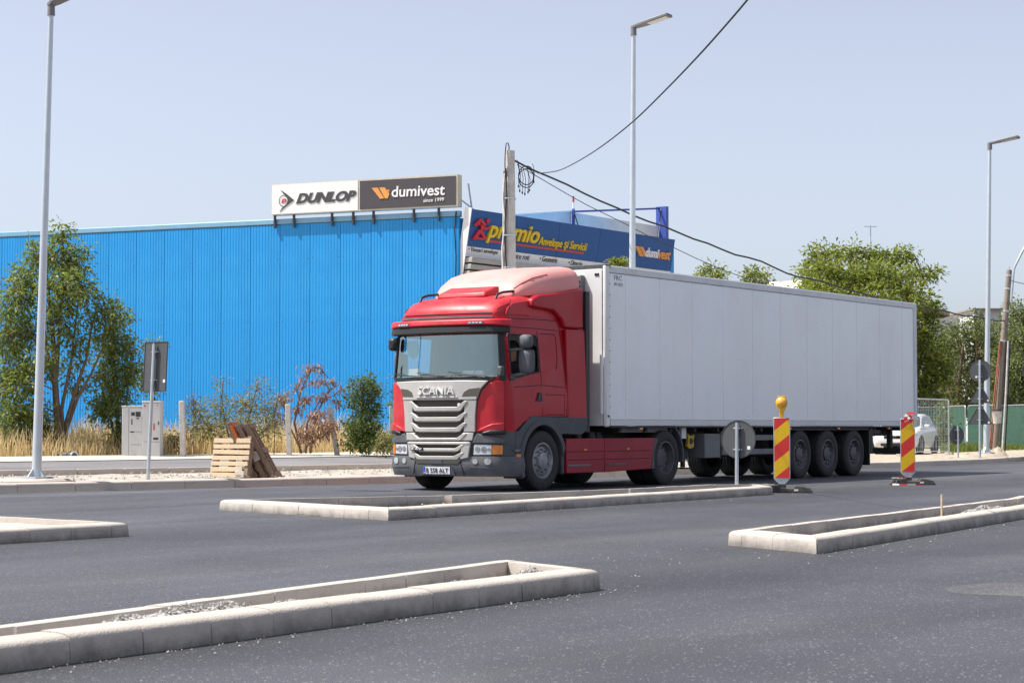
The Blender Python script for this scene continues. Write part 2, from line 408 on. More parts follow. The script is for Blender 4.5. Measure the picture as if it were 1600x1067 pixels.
M['roof_tile'] = pm('house_roof', (.26, .22, .20), .8, var=.15, vs=3)
M['plaster'] = pm('house_plaster', (.52, .53, .54), .85, var=.08, vs=2)
M['house_glass'] = pm('house_glass', (.05, .06, .07), .15, var=.1)

# bitumen splashes low on the island kerbs, also painting shade into their faces
km = M['concrete'].copy(); km.name = 'concrete_kerb_splash_shade'; nt = km.node_tree; b_ = nt.nodes['Principled BSDF']
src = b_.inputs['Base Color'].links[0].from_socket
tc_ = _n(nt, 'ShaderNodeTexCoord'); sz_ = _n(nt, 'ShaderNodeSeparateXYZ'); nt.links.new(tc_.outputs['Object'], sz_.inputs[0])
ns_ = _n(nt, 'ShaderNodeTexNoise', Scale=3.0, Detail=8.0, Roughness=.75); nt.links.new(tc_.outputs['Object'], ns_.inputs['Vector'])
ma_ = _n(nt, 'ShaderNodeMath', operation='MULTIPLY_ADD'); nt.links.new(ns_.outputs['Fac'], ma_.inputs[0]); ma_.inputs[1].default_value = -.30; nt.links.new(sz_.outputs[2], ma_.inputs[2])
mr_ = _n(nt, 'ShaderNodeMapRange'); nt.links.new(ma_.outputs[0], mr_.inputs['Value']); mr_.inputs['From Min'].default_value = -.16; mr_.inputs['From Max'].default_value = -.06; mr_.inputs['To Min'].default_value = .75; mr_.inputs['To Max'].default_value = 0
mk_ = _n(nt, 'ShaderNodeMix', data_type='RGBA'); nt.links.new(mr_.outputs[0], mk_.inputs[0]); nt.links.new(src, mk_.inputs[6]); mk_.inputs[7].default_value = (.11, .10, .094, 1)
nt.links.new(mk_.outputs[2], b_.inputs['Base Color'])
M['kerb_splash_shade'] = km

# clear glazing of the cab
gm = bpy.data.materials.new('cab_glass'); gm.use_nodes = True
nt = gm.node_tree; b_ = nt.nodes['Principled BSDF']; o_ = nt.nodes['Material Output']
tr_ = _n(nt, 'ShaderNodeBsdfTransparent'); tr_.inputs[0].default_value = (.80, .88, .87, 1)
gl_ = _n(nt, 'ShaderNodeBsdfGlossy'); gl_.inputs['Roughness'].default_value = .02; gl_.inputs['Color'].default_value = (.80, .97, .93, 1)
lw_ = _n(nt, 'ShaderNodeLayerWeight', Blend=.5)
pw_ = _n(nt, 'ShaderNodeMath', operation='POWER'); nt.links.new(lw_.outputs['Facing'], pw_.inputs[0]); pw_.inputs[1].default_value = 4.0
fr_ = _n(nt, 'ShaderNodeMath', operation='MULTIPLY_ADD'); nt.links.new(pw_.outputs[0], fr_.inputs[0]); fr_.inputs[1].default_value = .88; fr_.inputs[2].default_value = .25
ms_ = _n(nt, 'ShaderNodeMixShader'); nt.links.new(fr_.outputs[0], ms_.inputs[0]); nt.links.new(tr_.outputs[0], ms_.inputs[1]); nt.links.new(gl_.outputs[0], ms_.inputs[2])
nt.links.new(ms_.outputs[0], o_.inputs[0])
M['glass'] = gm

# ------------------------------------------------------------------ lettering (Blender's built-in font turned into mesh)
def text_mesh(s, shear=0.0, bold=0.0, extrude=.02):
    cu = bpy.data.curves.new('lettering', 'FONT'); cu.body = s; cu.shear = shear; cu.offset = bold; cu.extrude = extrude; cu.resolution_u = 3
    ob = bpy.data.objects.new('lettering', cu); C.objects.link(ob)
    bpy.context.view_layer.update()
    me = bpy.data.meshes.new_from_object(ob.evaluated_get(bpy.context.evaluated_depsgraph_get()))
    bpy.data.objects.remove(ob); bpy.data.curves.remove(cu)
    return me
def text(name, s, mat, parent, origin, ud, vd, w, h, depth=.01, shear=0., bold=0.):
    """lettering that fills a w x h rectangle whose lower left corner is at origin"""
    me = text_mesh(s, shear, bold)
    n = len(me.vertices); co = np.empty(n * 3); me.vertices.foreach_get('co', co); co = co.reshape(-1, 3)
    lo = co.min(0); hi = co.max(0)
    q = (co - lo) / np.maximum(hi - lo, 1e-6)
    ud = Vector(ud).normalized(); vd = Vector(vd).normalized(); nd = ud.cross(vd)
    out = np.array(origin)[None] + q[:, :1] * w * np.array(ud)[None] + q[:, 1:2] * h * np.array(vd)[None] + (q[:, 2:] * depth) * np.array(nd)[None]
    me.vertices.foreach_set('co', out.reshape(-1)); me.materials.clear(); me.update()
    return link(name, me, mat, parent)
# ================================================================== ground, road, kerbs
KY = [(-60, 52), (-20, 40), (5, 31.2), (15, 27.6), (21.7, 25.36), (25.83, 24.2), (29.95, 23.4), (38, 22.45), (49.5, 21.7), (56, 21.9), (61.2, 22.7), (70, 25.4), (90, 33.5), (140, 56)]
_kx = np.array([p[0] for p in KY]); _ky = np.array([p[1] for p in KY])
_xx = np.linspace(-60, 140, 801); _yy = np.interp(_xx, _kx, _ky)
_ker = np.hanning(25); _ker /= _ker.sum()
_yy = np.convolve(np.pad(_yy, 12, mode='reflect', reflect_type='odd'), _ker, 'valid')
def Yk(x): return float(np.interp(x, _xx, _yy))
def ground_z(x, off):
    z = lerp_tab([(0, .14), (4.0, .165), (8.2, .30), (11, .355), (17, .43), (40, .5), (400, .5)], off)[0]
    f = 1 - .97 * sm((x - 46) / 12)
    if off < 4: f = max(f, .85 - .75 * sm((off - .5) / 3.5))
    return z * f + .012
g = MB(); g.box(-900, 1600, -700, 1800, -1.2, -.06); struct(g.build('ground', M['soil']))
# the carriageway is one sheet up to the far kerb
rd = MB(); xs = list(np.linspace(-60, 140, 161))
rd.grid([[(x, -40, 0), (x, Yk(x) * .5, 0), (x, Yk(x) + .05, 0)] for x in xs]); struct(rd.build('road', M['asphalt'], fix=False))
def strip(name, mat, x0, x1, offs, dz=0., n=None, rough=0.):
    m = MB(); n = n or int((x1 - x0) / .8) + 2
    rows = []
    for x in np.linspace(x0, x1, n):
        rows.append([(x, Yk(x) + o, ground_z(x, o) + dz + (rough * (noise.noise(Vector((x * 1.3, o * 1.7, 0))) + .6 * noise.noise(Vector((x * 4.1, o * 4.7, 3)))) if 0 < i < len(offs) - 1 else 0)) for i, o in enumerate(offs)])
    m.grid(rows); return m.build(name, mat, fix=False)
struct(strip('verge', M['gravel'], 2, 47.5, [.17, .5, .9, 1.4, 1.9, 2.4, 2.9, 3.5, 4.0], -.01, 160, .05))
struct(strip('footway', M['asphalt_old'], 2, 47.5, [4.12, 6, 8.2], .03))
struct(strip('footway_slab', M['concrete_pale'], 2, 47.5, [8.2, 9.6, 11.0], .045))
struct(strip('field', M['soil'], -40, 47.5, [11.0, 12.5, 15, 20, 40, 120], .0))
struct(strip('lot', M['sand'], 47.5, 139, [.17, .6, 1.1, 1.7, 2.4, 3.2, 4.5, 8, 20, 60, 150], .0, 150, .05))
# footway edging
ed = MB()
for x in np.arange(2, 47, 1.0):
    a = Vector((x + .004, Yk(x) + 4.0, ground_z(x, 4.0))); b = Vector((x + .996, Yk(x + 1) + 4.0, ground_z(x + 1, 4.0)))
    for p, q in ((a, b),): ed.bar(p + Vector((0, .06, -.02)), q + Vector((0, .06, -.02)), .12, .24)
struct(ed.build('footway_edging', M['concrete'], bevel=.012))

PROF = [(0, -.10), (.0, .02), (.006, .098), (.012, .114), (.026, .127), (.052, .135), (.10, .138), (.19, .139), (.19, -.10)]
def stone(p, dirv, nin, f0, f1, dh, dl, prof=PROF):
    m = MB(); k = len(prof); vs = []
    for fn in (f0, f1):
        for d, z in prof:
            q = p + dirv * fn(d) + nin * (d + dl); vs.append((q.x, q.y, q.z + z + (dh if z > 0 else 0)))
    fs = [(i, i + 1, k + i + 1, k + i) for i in range(k - 1)] + [tuple(range(k)), tuple(range(k, 2 * k))[::-1]]
    m.add(vs, fs); return m
def kerb_run(parent, p, q, th0, th1, first=None, hfac=1.0):
    """stones of about a metre from p to q; inside lies to the left"""
    p = Vector((*p[:2], 0)); q = Vector((*q[:2], 0)); d = q - p; L = d.length; d.normalize(); nin = Vector((-d.y, d.x, 0))
    cuts = [0.0]; s = (first or random.uniform(.3, .5)) % .5 + .1
    while s < L - .22: cuts.append(s); s += random.uniform(.48, .52)
    cuts.append(L)
    pr = [(a, b * hfac if b > 0 else b) for a, b in PROF]
    for i, (a, b) in enumerate(zip(cuts, cuts[1:])):
        gp = .0025
        f0 = (lambda dd: dd / math.tan(th0 / 2) + .004) if i == 0 and th0 else (lambda dd, a=a: a + gp)
        f1 = (lambda dd: L - dd / math.tan(th1 / 2) - .004) if i == len(cuts) - 2 and th1 else (lambda dd, b=b: b - gp)
        m = stone(p, d, nin, f0, f1, random.uniform(-.003, .003), random.uniform(-.003, .003), pr)
        m.build('kerb_stone', M['kerb_splash_shade'], parent, smooth=50)
# far kerb: foundation with a stone every metre
kf = MB(); kxs = np.arange(14.0, 71.0, 1.0)
for x in kxs: kf.bar((x, Yk(x) + .1, -.05), (x + 1, Yk(x + 1) + .1, -.05), .3, .12)
kerb = struct(kf.build('kerb', M['concrete']))
kp = [(a, b * 1.12 if b > 0 else b) for a, b in PROF]
for x in kxs:
    p = Vector((x, Yk(x), 0)); q = Vector((x + 1, Yk(x + 1), 0)); d = (q - p); L = d.length; d.normalize()
    stone(p, d, Vector((-d.y, d.x, 0)), lambda dd: .006, lambda dd: L - .006, random.uniform(-.006, .006), random.uniform(-.006, .006), kp).build('kerb_stone', M['concrete'], kerb, smooth=50)

# raised traffic islands ringed with kerb stones
def rocks(n, pos, smin, smax):
    m = MB()
    base = [(1,0,0),(-1,0,0),(0,1,0),(0,-1,0),(0,0,1),(0,0,-.6)]
    fs = [(0,2,4),(2,1,4),(1,3,4),(3,0,4),(2,0,5),(1,2,5),(3,1,5),(0,3,5)]
    for i in range(n):
        x, y, z = pos(i); s = random.uniform(smin, smax) * random.uniform(.6, 1); a = random.uniform(0, 6.28)
        ca, sa = math.cos(a), math.sin(a)
        vs = []
        for bx, by, bz in base:
            k = s * random.uniform(.6, 1.15); vs.append((x + (bx * ca - by * sa) * k, y + (bx * sa + by * ca) * k, z + bz * k * .8))
        m.add(vs, fs)
    return m
def island(label, poly, firsts, fillz, fmat, lump=None, nr=0):
    P = [Vector((*p, 0)) for p in poly]; n = len(P)
    t = thing('traffic_island', label, 'traffic island', P[0], group='kerbed islands in the road')
    loc = [p - P[0] for p in P]
    th = []
    for i in range(n):
        a = (loc[i - 1] - loc[i]).normalized(); b = (loc[(i + 1) % n] - loc[i]).normalized(); th.append(math.acos(max(-1, min(1, a.dot(b)))))
    for i in range(n): kerb_run(t, loc[i], loc[(i + 1) % n], th[i], th[(i + 1) % n], firsts[i] if firsts else None)
    # fill
    bm = bmesh.new(); bm.faces.new([bm.verts.new((p.x, p.y, 0)) for p in loc])
    bmesh.ops.triangulate(bm, faces=bm.faces[:])
    for _ in range(2):
        bmesh.ops.subdivide_edges(bm, edges=[e for e in bm.edges if e.calc_length() > .8], cuts=2, use_grid_fill=True); bmesh.ops.triangulate(bm, faces=bm.faces[:])
    bmesh.ops.subdivide_edges(bm, edges=[e for e in bm.edges if e.calc_length() > .25], cuts=1, use_grid_fill=True)
    for v in bm.verts:
        w = v.co + P[0]; v.co.z = fillz + .028 * noise.noise(Vector((w.x * 1.6, w.y * 1.6, 0))) + .014 * noise.noise(Vector((w.x * 6, w.y * 6, 2)))
        if lump: v.co.z += lump(w.x, w.y)
    me = bpy.data.meshes.new('fill'); bm.to_mesh(me); bm.free()
    me.polygons.foreach_set('use_smooth', [True] * len(me.polygons))
    stuff(link('fill', me, fmat, t))
    return t, P[0]
NB = 'low kerbed traffic island '
# A: nearest, running out of the picture on the left
A_poly = [(.5, 6.60), (11.15, 7.10), (11.66, 8.22), (6.35, 7.52), (.5, 6.95)]
LA = [(6.95, 7.2, .13, .22), (7.38, 7.24, .155, .26), (7.78, 7.28, .13, .24), (8.95, 7.36, .10, .25), (10.1, 7.5, .10, .3), (8.3, 7.32, .115, .3), (9.5, 7.42, .09, .3), (6.5, 7.14, .11, .3), (11.1, 7.62, .12, .2)]
def lumps(L): return lambda x, y: sum(h * math.exp(-((x - a) / r) ** 2 - ((y - b) / .13) ** 2) for a, b, h, r in L)
lumpA = lumps(LA)
tA, oA = island(NB + 'with a pointed end, nearest the camera at lower left', A_poly, [.2, .5, .6, .6, None], -.005, M['rubble'], lumpA)
def pos_on(L, o, near, slope, x0, x1):
    f = lumps(L)
    def p(i):
        if i % 4:
            a, b, h, r = random.choice(L); x = random.gauss(a, r * .6); y = random.gauss(b, .07)
        else: x = random.uniform(x0, x1); y = near + slope * (x - x0) + random.uniform(.22, .45)
        return x - o.x, y - o.y, f(x, y) + .006
    return p
posA = pos_on(LA, oA, 6.86, .047, 6, 11.2)
stuff(rocks(1700, posA, .006, .022).build('loose_rubble', M['rubble'], tA, smooth=0, fix=False))
# B: left edge
tB, oB = island(NB + 'with pale concrete filling at the left picture edge', [(2, 14.45), (13.9, 14.35), (14.2, 17.1), (13.4, 19.0), (2, 21.0)], [.1, .7, .5, .5, .5], .075, M['concrete_pale'])
# C: in front of the truck
C_poly = [(17.93, 14.30), (28.25, 14.74), (29.0, 15.35), (28.35, 16.0), (25.7, 16.02), (21.8, 16.48), (18.88, 17.85)]
tC, oC = island(NB + 'directly in front of the truck, with a round sign on it', C_poly, [.35, .4, .3, .5, .5, .5, .7], .0, M['rubble'])
stuff(rocks(500, lambda i: (random.uniform(18.6, 24) - oC.x, 14.7 + random.random() ** 2 * 1.2 - oC.y, .015 + .05 * random.random() ** 2), .01, .035).build('loose_rubble', M['rubble'], tC, smooth=0, fix=False))
# D: right
D_poly = [(15.34, 7.59), (22.6, 8.49), (27.2, 9.05), (26.2, 9.95), (25.1, 9.72), (15.98, 8.80)]
LD = [(21.4, 8.68, .12, .35), (22.0, 8.75, .15, .35), (22.6, 8.8, .12, .3), (24.6, 9.1, .15, .5), (25.3, 9.2, .16, .4)]
lumpD = lumps(LD)
tD, oD = island(NB + 'at the right with a wooden stake in it', D_poly, [.35, .5, .4, .4, .5, .62], -.005, M['rubble'], lumpD)
posD = pos_on(LD, oD, 7.67, .122, 16, 26)
stuff(rocks(1100, posD, .009, .03).build('loose_rubble', M['rubble'], tD, smooth=0, fix=False))
# wooden stake
t = thing('stake', 'thin wooden stake standing in the right-hand traffic island', 'stake', (20.45, 8.62, 0))
MB().cyl((0, 0, -.1), (.012, 0, .33), .012, .012, 8).build('shaft', M['pine'], t); MB().cyl((.012, 0, .33), (.014, .002, .338), .013, .009, 8).build('head', M['old_end'], t)

# crumbs of asphalt and stone along the kerbs
def scat(i):
    k = i % 5
    if k == 0: x = random.uniform(6, 11.5); y = 6.85 + (x - 6) * .047 - abs(random.gauss(0, .16))
    elif k == 1: x = random.uniform(6, 12); y = 7.62 + (x - 6) * .13 + abs(random.gauss(0, .35))
    elif k == 2: x = random.uniform(18, 29.5); y = 14.2 + (x - 18) * .043 - abs(random.gauss(0, .3))
    elif k == 3: x = random.uniform(11.5, 17); y = random.gauss(8.3, .8)
    else: x = random.uniform(15, 26); y = 7.45 + (x - 15) * .122 - abs(random.gauss(0, .25))
    return x, y, .004
o = stuff(rocks(800, scat, .004, .012).build('road_crumbs', M['rubble'], smooth=0, fix=False))
tag(o, 'pale crumbs of stone and asphalt scattered along the islands', 'gravel')
# stones on the verge
def scat2(i): x = random.uniform(20, 47); of = random.uniform(.3, 3.9); return x, Yk(x) + of, ground_z(x, of) + .02
o = stuff(rocks(1500, scat2, .008, .04).build('verge_stones', M['gravel'], smooth=0, fix=False)); tag(o, 'loose stones and clods on the gravel verge', 'gravel')
def heap(name, label, x, y, r, h, n=400):
    m = MB(); rows = []
    for i in range(9):
        rr = r * i / 8; rows.append([(rr * math.cos(a), rr * math.sin(a), h * (1 - (i / 8) ** 1.5) * (1 + .35 * noise.noise(Vector((math.cos(a) * 2 + x, math.sin(a) * 2 + y, i * .6)))) - .03) for a in np.linspace(0, 2 * math.pi, 25)])
    m.grid(rows); o = m.build(name, M['sand'], fix=False); o.location = (x, y, ground_z(x, y - Yk(x)) ); tag(o, label, 'earth heap'); return o
for (px, py, Z, r, h, lb) in [(1512, 712, 60, .6, .17, 'low sandy heap of earth between the two signposts'), (1540, 712, 61, .6, .2, 'sandy heap of earth at the foot of the right lamp pole'), (1460, 714, 58, 1.3, .14, 'flat spread of stony earth behind the kerb by the white car'), (1558, 706, 63, .4, .32, 'pale lump of rubble right of the lamp pole foot')]:
    p = PZ(px, py, Z); heap('earth_heap', lb, p.x, p.y, r, h)
# the worn round patch in the near lane
pt = MB(); pc = G(1600, 921); rows = []
for rr, z in ((.0, .004), (.36, .004), (.55, .0012)): rows.append([(rr * (1 + .14 * noise.noise(Vector((math.cos(a) * 1.5, math.sin(a) * 1.5, 7)))) * math.cos(a), rr * (1 + .14 * noise.noise(Vector((math.cos(a) * 1.5, math.sin(a) * 1.5, 7)))) * math.sin(a), z) for a in np.linspace(0, 2 * math.pi, 49)])
o = pt.grid(rows).build('road_patch', M['asphalt_patch'], fix=False); o.location = (pc.x, pc.y, 0); tag(o, 'worn round patch in the asphalt of the near lane', 'road patch')
# ================================================================== tyre shop: blue hall with road-front fascia and roof signs
WC = Vector((49.874, 36.865, 0)); WU = Vector((-.203, .979, 0)).normalized(); WN = Vector((-WU.y, WU.x, 0))   # WN looks at the camera
BZ = .3; WTOP = 7.66
hall = thing('tyre_shop', 'blue corrugated-metal hall with a blue shop fascia behind the truck', 'building', (WC.x, WC.y, 0))
def W(s, n, z): return WU * s + WN * n + Vector((0, 0, z))
# cladding panels with fine ribs
PW = 1.11
pm_v = MB(); prof = []; k = 10; step = (PW - .012) / k
for i in range(k):
    x = .006 + i * step
    prof += [(x, .0), (x + step - .018, .0), (x + step - .013, -.008), (x + step - .005, -.008)]
prof += [(PW - .006, .0)]
full = [(prof[0][0], -.05)] + prof + [(prof[-1][0], -.05)]
pm_v.prism(full, lambda a, b, c: WU * a + WN * b + Vector((0, 0, c)), BZ, WTOP)
pmesh = pm_v.mesh('cladding_panel', 0)
fp = MB(); fp.prism([(q if q[0] > .215 else (.215, q[1])) for q in full], lambda a, b, c: WU * a + WN * b + Vector((0, 0, c)), BZ, WTOP); o = link('cladding_panel', fp.mesh('cladding_panel', 0), M['wall_blue'], hall); o.location = W(-.15, .05, 0)
for i in range(1, 20):
    o = link('cladding_panel', pmesh, M['wall_blue'], hall); o.location = W(-.16 + i * PW + .01, .05, 0)
sc = MB()
for i in range(1, 20):
    for z in (6.55, 4.5, 2.6):
        for ds in (-.09, .09):
            p = W(i * PW - .15 + ds, .05, z + random.uniform(-.02, .02)); sc.cyl(p, p + WN * .015, .014, .010, 6)
stuff(sc.build('screw', M['trim_blue'], hall))
core = MB(); L = 22.0
a = W(-.1, -.02, 0)
ex = Vector((13.2, 0, 0))
cs = [W(.07, -.02, 0), W(L, -.02, 0), W(L, -.02, 0) + Vector((15, 0, 0)), W(.07, -.02, 0) + ex]
core.prism([(p.x, p.y) for p in cs], lambda a, b, c: (a, b, c), -.2, 7.6); core.build('wall', M['wall_blue'], hall)
tr = MB(); tr.bar(W(.05, -.02, 7.74), W(L, -.02, 7.74), .18, .17); tr.build('roof_trim', M['trim_blue'], hall, bevel=.02)
tb = MB(); tb.bar(W(.05, -.02, 7.645), W(L, -.02, 7.645), .16, .02); tb.build('trim_shadow_gap', M['sign_rim'], hall)
# downpipe cable at the corner
cb = MB(); cb.tube([W(.16, .1, 7.8), W(.2, .12, 7.2), W(.16, .1, 6.4), W(.18, .09, 5.6), W(.2, .1, 5.2), W(-.2, .25, 5.0)], .022, 6); cb.build('cable', M['cable'], hall)

# ---- road-front fascia, leaning out at the top
FA = Vector((0, 36.55, 7.87)); FB = Vector((0, 36.80, 6.40))
fv = (FA - FB).normalized(); fn = Vector((1, 0, 0)).cross(fv).normalized()        # fn looks at the road
if fn.y > 0: fn = -fn
def FP(x, y, off=0.): p = PP(x, y, FB + fn * off, fn); return p
def F(X, s, n=0.): return Vector((X, 0, 0)) + FB + fv * s + fn * n - Vector((WC.x, WC.y, 0))
FL = (FA - FB).length
x0, x1 = 49.90, 62.45
def fplate(name, mat, Xa, Xb, s0, s1, n0, n1, bevel=0):
    m = MB(); m.add([F(Xa,s0,n0),F(Xb,s0,n0),F(Xb,s1,n0),F(Xa,s1,n0),F(Xa,s0,n1),F(Xb,s0,n1),F(Xb,s1,n1),F(Xa,s1,n1)], [(3,2,1,0),(4,5,6,7),(0,1,5,4),(1,2,6,5),(2,3,7,6),(3,0,4,7)])
    return m.build(name, mat, hall, bevel=bevel)
SW = .32                                                                       # white strip below
nb = 5; bw = (x1 - x0) / nb
for i in range(nb):
    fplate('fascia_panel', M['fascia_blue'], x0 + i * bw + .008, x0 + (i + 1) * bw - .008, SW + .012, FL, -.05, .04)
    fplate('fascia_strip', M['white_board'], x0 + i * bw + .008, x0 + (i + 1) * bw - .008, 0, SW, -.05, .038)
fplate('fascia_backing', M['fascia_blue'], x0 + .02, x1 - .02, .02, FL - .02, -.2, -.055)
ck = MB()                                                                      # white cheek closing the left end
ck.add([F(x0 - .04, FL + .03, .06), F(x0 - .04, -1.6, .06) , F(x0 - .04, -1.6, -.2), F(x0 - .04, FL + .03, -.2), F(x0 - .005, FL + .03, .06), F(x0 - .005, -1.6, .06), F(x0 - .005, -1.6, -.2), F(x0 - .005, FL + .03, -.2)],
       [(0,1,2,3),(7,6,5,4),(0,4,5,1),(1,5,6,2),(2,6,7,3),(3,7,4,0)])
ck.build('fascia_cheek', M['white_board'], hall)
# wall under the fascia with grey awning slats and shutter
uw = MB(); uw.box(.03, 12.9, -.02, .3, 0, 6.4); uw.build('front_wall', M['shutter'], hall)
for i in range(4):
    m = MB(); m.box(.05, 12.6, -.36 + i * .05, -.05, 6.20 - i * .21, 6.36 - i * .21); m.build('awning_slat', M['awning_grey'], hall, bevel=.02)
# lettering and marks on the fascia, at the places seen in the photograph
def ftext(name, s, mat, xa, ya, xb, yb, hpx, depth=.05, shear=0., bold=0.):
    """baseline from pixel (xa, ya) to (xb, yb), letters hpx pixels high"""
    p = FP(xa, ya, .04); q = FP(xb, yb, .04); tpt = FP(xa, ya - hpx, .04)
    w = q.x - p.x; h = (tpt - p).dot(fv); s0 = (p - FB).dot(fv)
    return text(name, s, mat, hall, F(p.x, s0, .045), (1, 0, 0), fv, w, h, depth, shear, bold)
ftext('lettering', 'premio', M['logo_yellow'], 757, 379, 839, 381, 36, .07, .28, .018)
ftext('lettering', 'Anvelope \u015fi Servicii', M['logo_yellow'], 839, 386, 915, 392, 17, .04, .25, .012)
ftext('lettering', '\u2022 Vanzari anvelope', M['logo_grey'], 731, 394, 777, 399, 8.5, .01, .25, .0)
ftext('lettering', '\u2022 Service roti', M['logo_grey'], 789, 402, 827, 405, 8.5, .01, .25, .0)
ftext('lettering', '\u2022 Geometrie', M['logo_grey'], 843, 408, 870, 411, 8.5, .01, .25, .0)
ftext('lettering', '\u2022 Directie', M['logo_grey'], 888, 414, 909, 417, 8, .01, .25, .0)
ftext('lettering', 'dumi', M['white_board'], 1006, 401, 1027, 403, 15, .05, .18, .03)
ftext('lettering', 'vest', M['logo_orange'], 1026, 404, 1045, 405.5, 14, .05, .18, .03)
def fpoly(name, mat, pts, n0=.045, n1=.09):
    m = MB(); q = []
    for (x, y) in pts:
        p = FP(x, y, .04); q.append((p.x, (p - FB).dot(fv)))
    m.prism(q, lambda a, b, c: F(a, b, c), n0, n1); return m.build(name, mat, hall)
fpoly('red_line', M['line_red'], [(760, 374.5), (912, 394), (911, 397.5), (759, 378)], .041, .06)
def fstroke(a, b, wpx):
    dx, dy = b[0] - a[0], b[1] - a[1]; l = math.hypot(dx, dy); nx, ny = -dy / l * wpx / 2, dx / l * wpx / 2
    return [(a[0] + nx, a[1] + ny), (b[0] + nx, b[1] + ny), (b[0] - nx, b[1] - ny), (a[0] - nx, a[1] - ny)]
for a, b, w in [((740, 352), (749, 343), 4.2), ((748, 343), (756, 352), 4.0), ((743, 346), (747, 351), 3.4), ((738, 374), (748, 359), 4.6), ((748, 359), (756, 374), 4.4), ((741, 372), (753, 373), 3.6), ((749, 352), (756, 358), 4), ((755, 358), (763, 355), 3.6), ((749, 358), (754, 355), 4)]:
    fpoly('emblem_stroke', M['logo_red'], fstroke(a, b, w), .045 + random.uniform(0, .01), .11 + random.uniform(0, .02))
hd = MB(); pc = FP(760.5, 345, .04); cc = F(pc.x, (pc - FB).dot(fv), .05); hd.cyl(cc, cc + fn * .06, .085, .08, 16); hd.build('emblem_dot', M['logo_red'], hall)
for pts in ([(991, 384), (997, 385), (1004, 401), (998, 400)], [(998, 385), (1003, 386), (1008, 396), (1005, 400)]): fpoly('emblem_bar', M['logo_orange'], pts)
# weed growing on the ledge and rooftop panel with blue frame
def roofp(px, py, Y): return PY(px, py, Y) - Vector((WC.x, WC.y, 0))
YR = 39.5
a = roofp(800, 337, YR); b = roofp(893, 331, YR); c = roofp(1030, 326, YR)
m = MB(); m.add([Vector((a.x, a.y, 7.6)), Vector((b.x, b.y, 7.6)), b, a], [(0,1,2,3)]); m.add([v + Vector((0, .05, 0)) for v in (Vector((a.x, a.y, 7.6)), Vector((b.x, b.y, 7.6)), b, a)], [(3,2,1,0)]); m.build('roof_screen', M['sheet'], hall, fix=False)
m = MB(); m.box(b.x + .05, c.x, b.y, b.y + .05, 7.6, b.z - .02); m.build('roof_screen', M['sheet'], hall)
m = MB(); m.bar(b + Vector((0, -.03, .0)), c + Vector((0, -.03, .0)), .08, .07); m.build('screen_rail', M['blue_post'], hall)
m = MB(); m.bar(a + Vector((0, -.03, .02)), b + Vector((0, -.03, .02)), .06, .05); m.build('screen_rail', M['white_board'], hall)
m = MB(); m.box(c.x - .08, c.x + .12, c.y - .35, c.y + .1, 7.5, c.z + .06); m.build('screen_post', M['blue_post'], hall)
m = MB(); m.box(b.x - .04, b.x + .04, b.y - .12, b.y - .04, 7.5, b.z + .1); m.build('screen_post', M['blue_post'], hall)
m = MB(); m.cyl(b + Vector((0, -.08, .1)), b + Vector((0, -.08, .35)), .035, .03, 8); m.build('mast', M['white_board'], hall)
m = MB(); m.cyl(b + Vector((0, -.08, .35)), b + Vector((0, -.08, .56)), .04, .035, 8); m.build('mast_top', M['line_red'], hall)
m = MB()
for q0, q1 in (((c.x - .05, c.y - .1, c.z), (c.x - 1.0, c.y - .5, 7.6)), ((b.x, b.y - .1, b.z), (b.x - .45, b.y - .4, 7.6)), ((b.x, b.y - .1, b.z), (b.x + .25, b.y - .4, 7.6))): m.cyl(q0, q1, .02, .02, 6)
m.build('screen_brace', M['sign_rim'], hall)

# ---- roof sign box on the blue wall
S0, S1 = .06, 6.74; Z0, Z1 = 7.94, 8.95
sg = thing('roof_sign', 'long white and charcoal advertising box on the hall roof edge', 'sign', WC + WU * 3.4 + Vector((0, 0, Z0)))
SO = WU * 3.4 + Vector((0, 0, Z0))
def V(s, n, z): return W(s, n, z) - SO
def vbox(name, mat, sa, sb, n0, n1, za, zb, parent=sg, bevel=0):
    m = MB(); m.prism([(sa, za), (sb, za), (sb, zb), (sa, zb)], lambda a, b, c: V(a, c, b), n0, n1); return m.build(name, mat, parent, bevel=bevel)
vbox('case', M['frame_cream'], S0, S1, -.12, .22, Z0, Z1)
vbox('board', M['white_board'], 3.56, S1 - .03, .222, .235, Z0 + .03, Z1 - .03)
vbox('board', M['dark_board'], S0 + .05, 3.49, .222, .235, Z0 + .05, Z1 - .05)
for i, s in enumerate((6.66, 5.95, 4.55, 3.78, 3.05, 1.62, .75)): vbox('support', M['sign_rim'], s - .03, s + .03, .08, .16, 7.52, Z0)
m = MB(); m.cyl(V(-.1, -.6, 7.7), V(-.12, -.2, 8.7), .03, .03, 6); m.cyl(V(.1, -.1, 8.2), V(-.3, -.5, 7.8), .025, .025, 6); m.build('stay', M['galv'], sg)
def SP(px, py, n=.24):
    p = PP(px, py, WC + WN * n, WN) - WC; return p.dot(WU), p.z
def stext(s, mat, xa, ya, xb, yb, hpx, shear=0., bold=0., depth=.012):
    a = SP(xa, ya); b = SP(xb, yb); tp = SP(xa, ya - hpx)
    ud = (V(b[0], 0, b[1]) - V(a[0], 0, a[1]))
    return text('lettering', s, mat, sg, V(a[0], .238, a[1]), ud, (0, 0, 1), ud.length, tp[1] - a[1], depth, shear, bold)
stext('DUNLOP', M['logo_grey'], 462.5, 319.0, 557, 314.0, 16.5, .35, .055)
stext('dumivest', M['white_board'], 612, 308.5, 695, 305.0, 17.0, .06, .014)
stext('since 1999', M['white_board'], 661.5, 316.3, 694, 314.2, 5.6, .12, .006)
stext('D', M['logo_red'], 439.5, 317.2, 447.5, 316.6, 6.2, .3, .05)
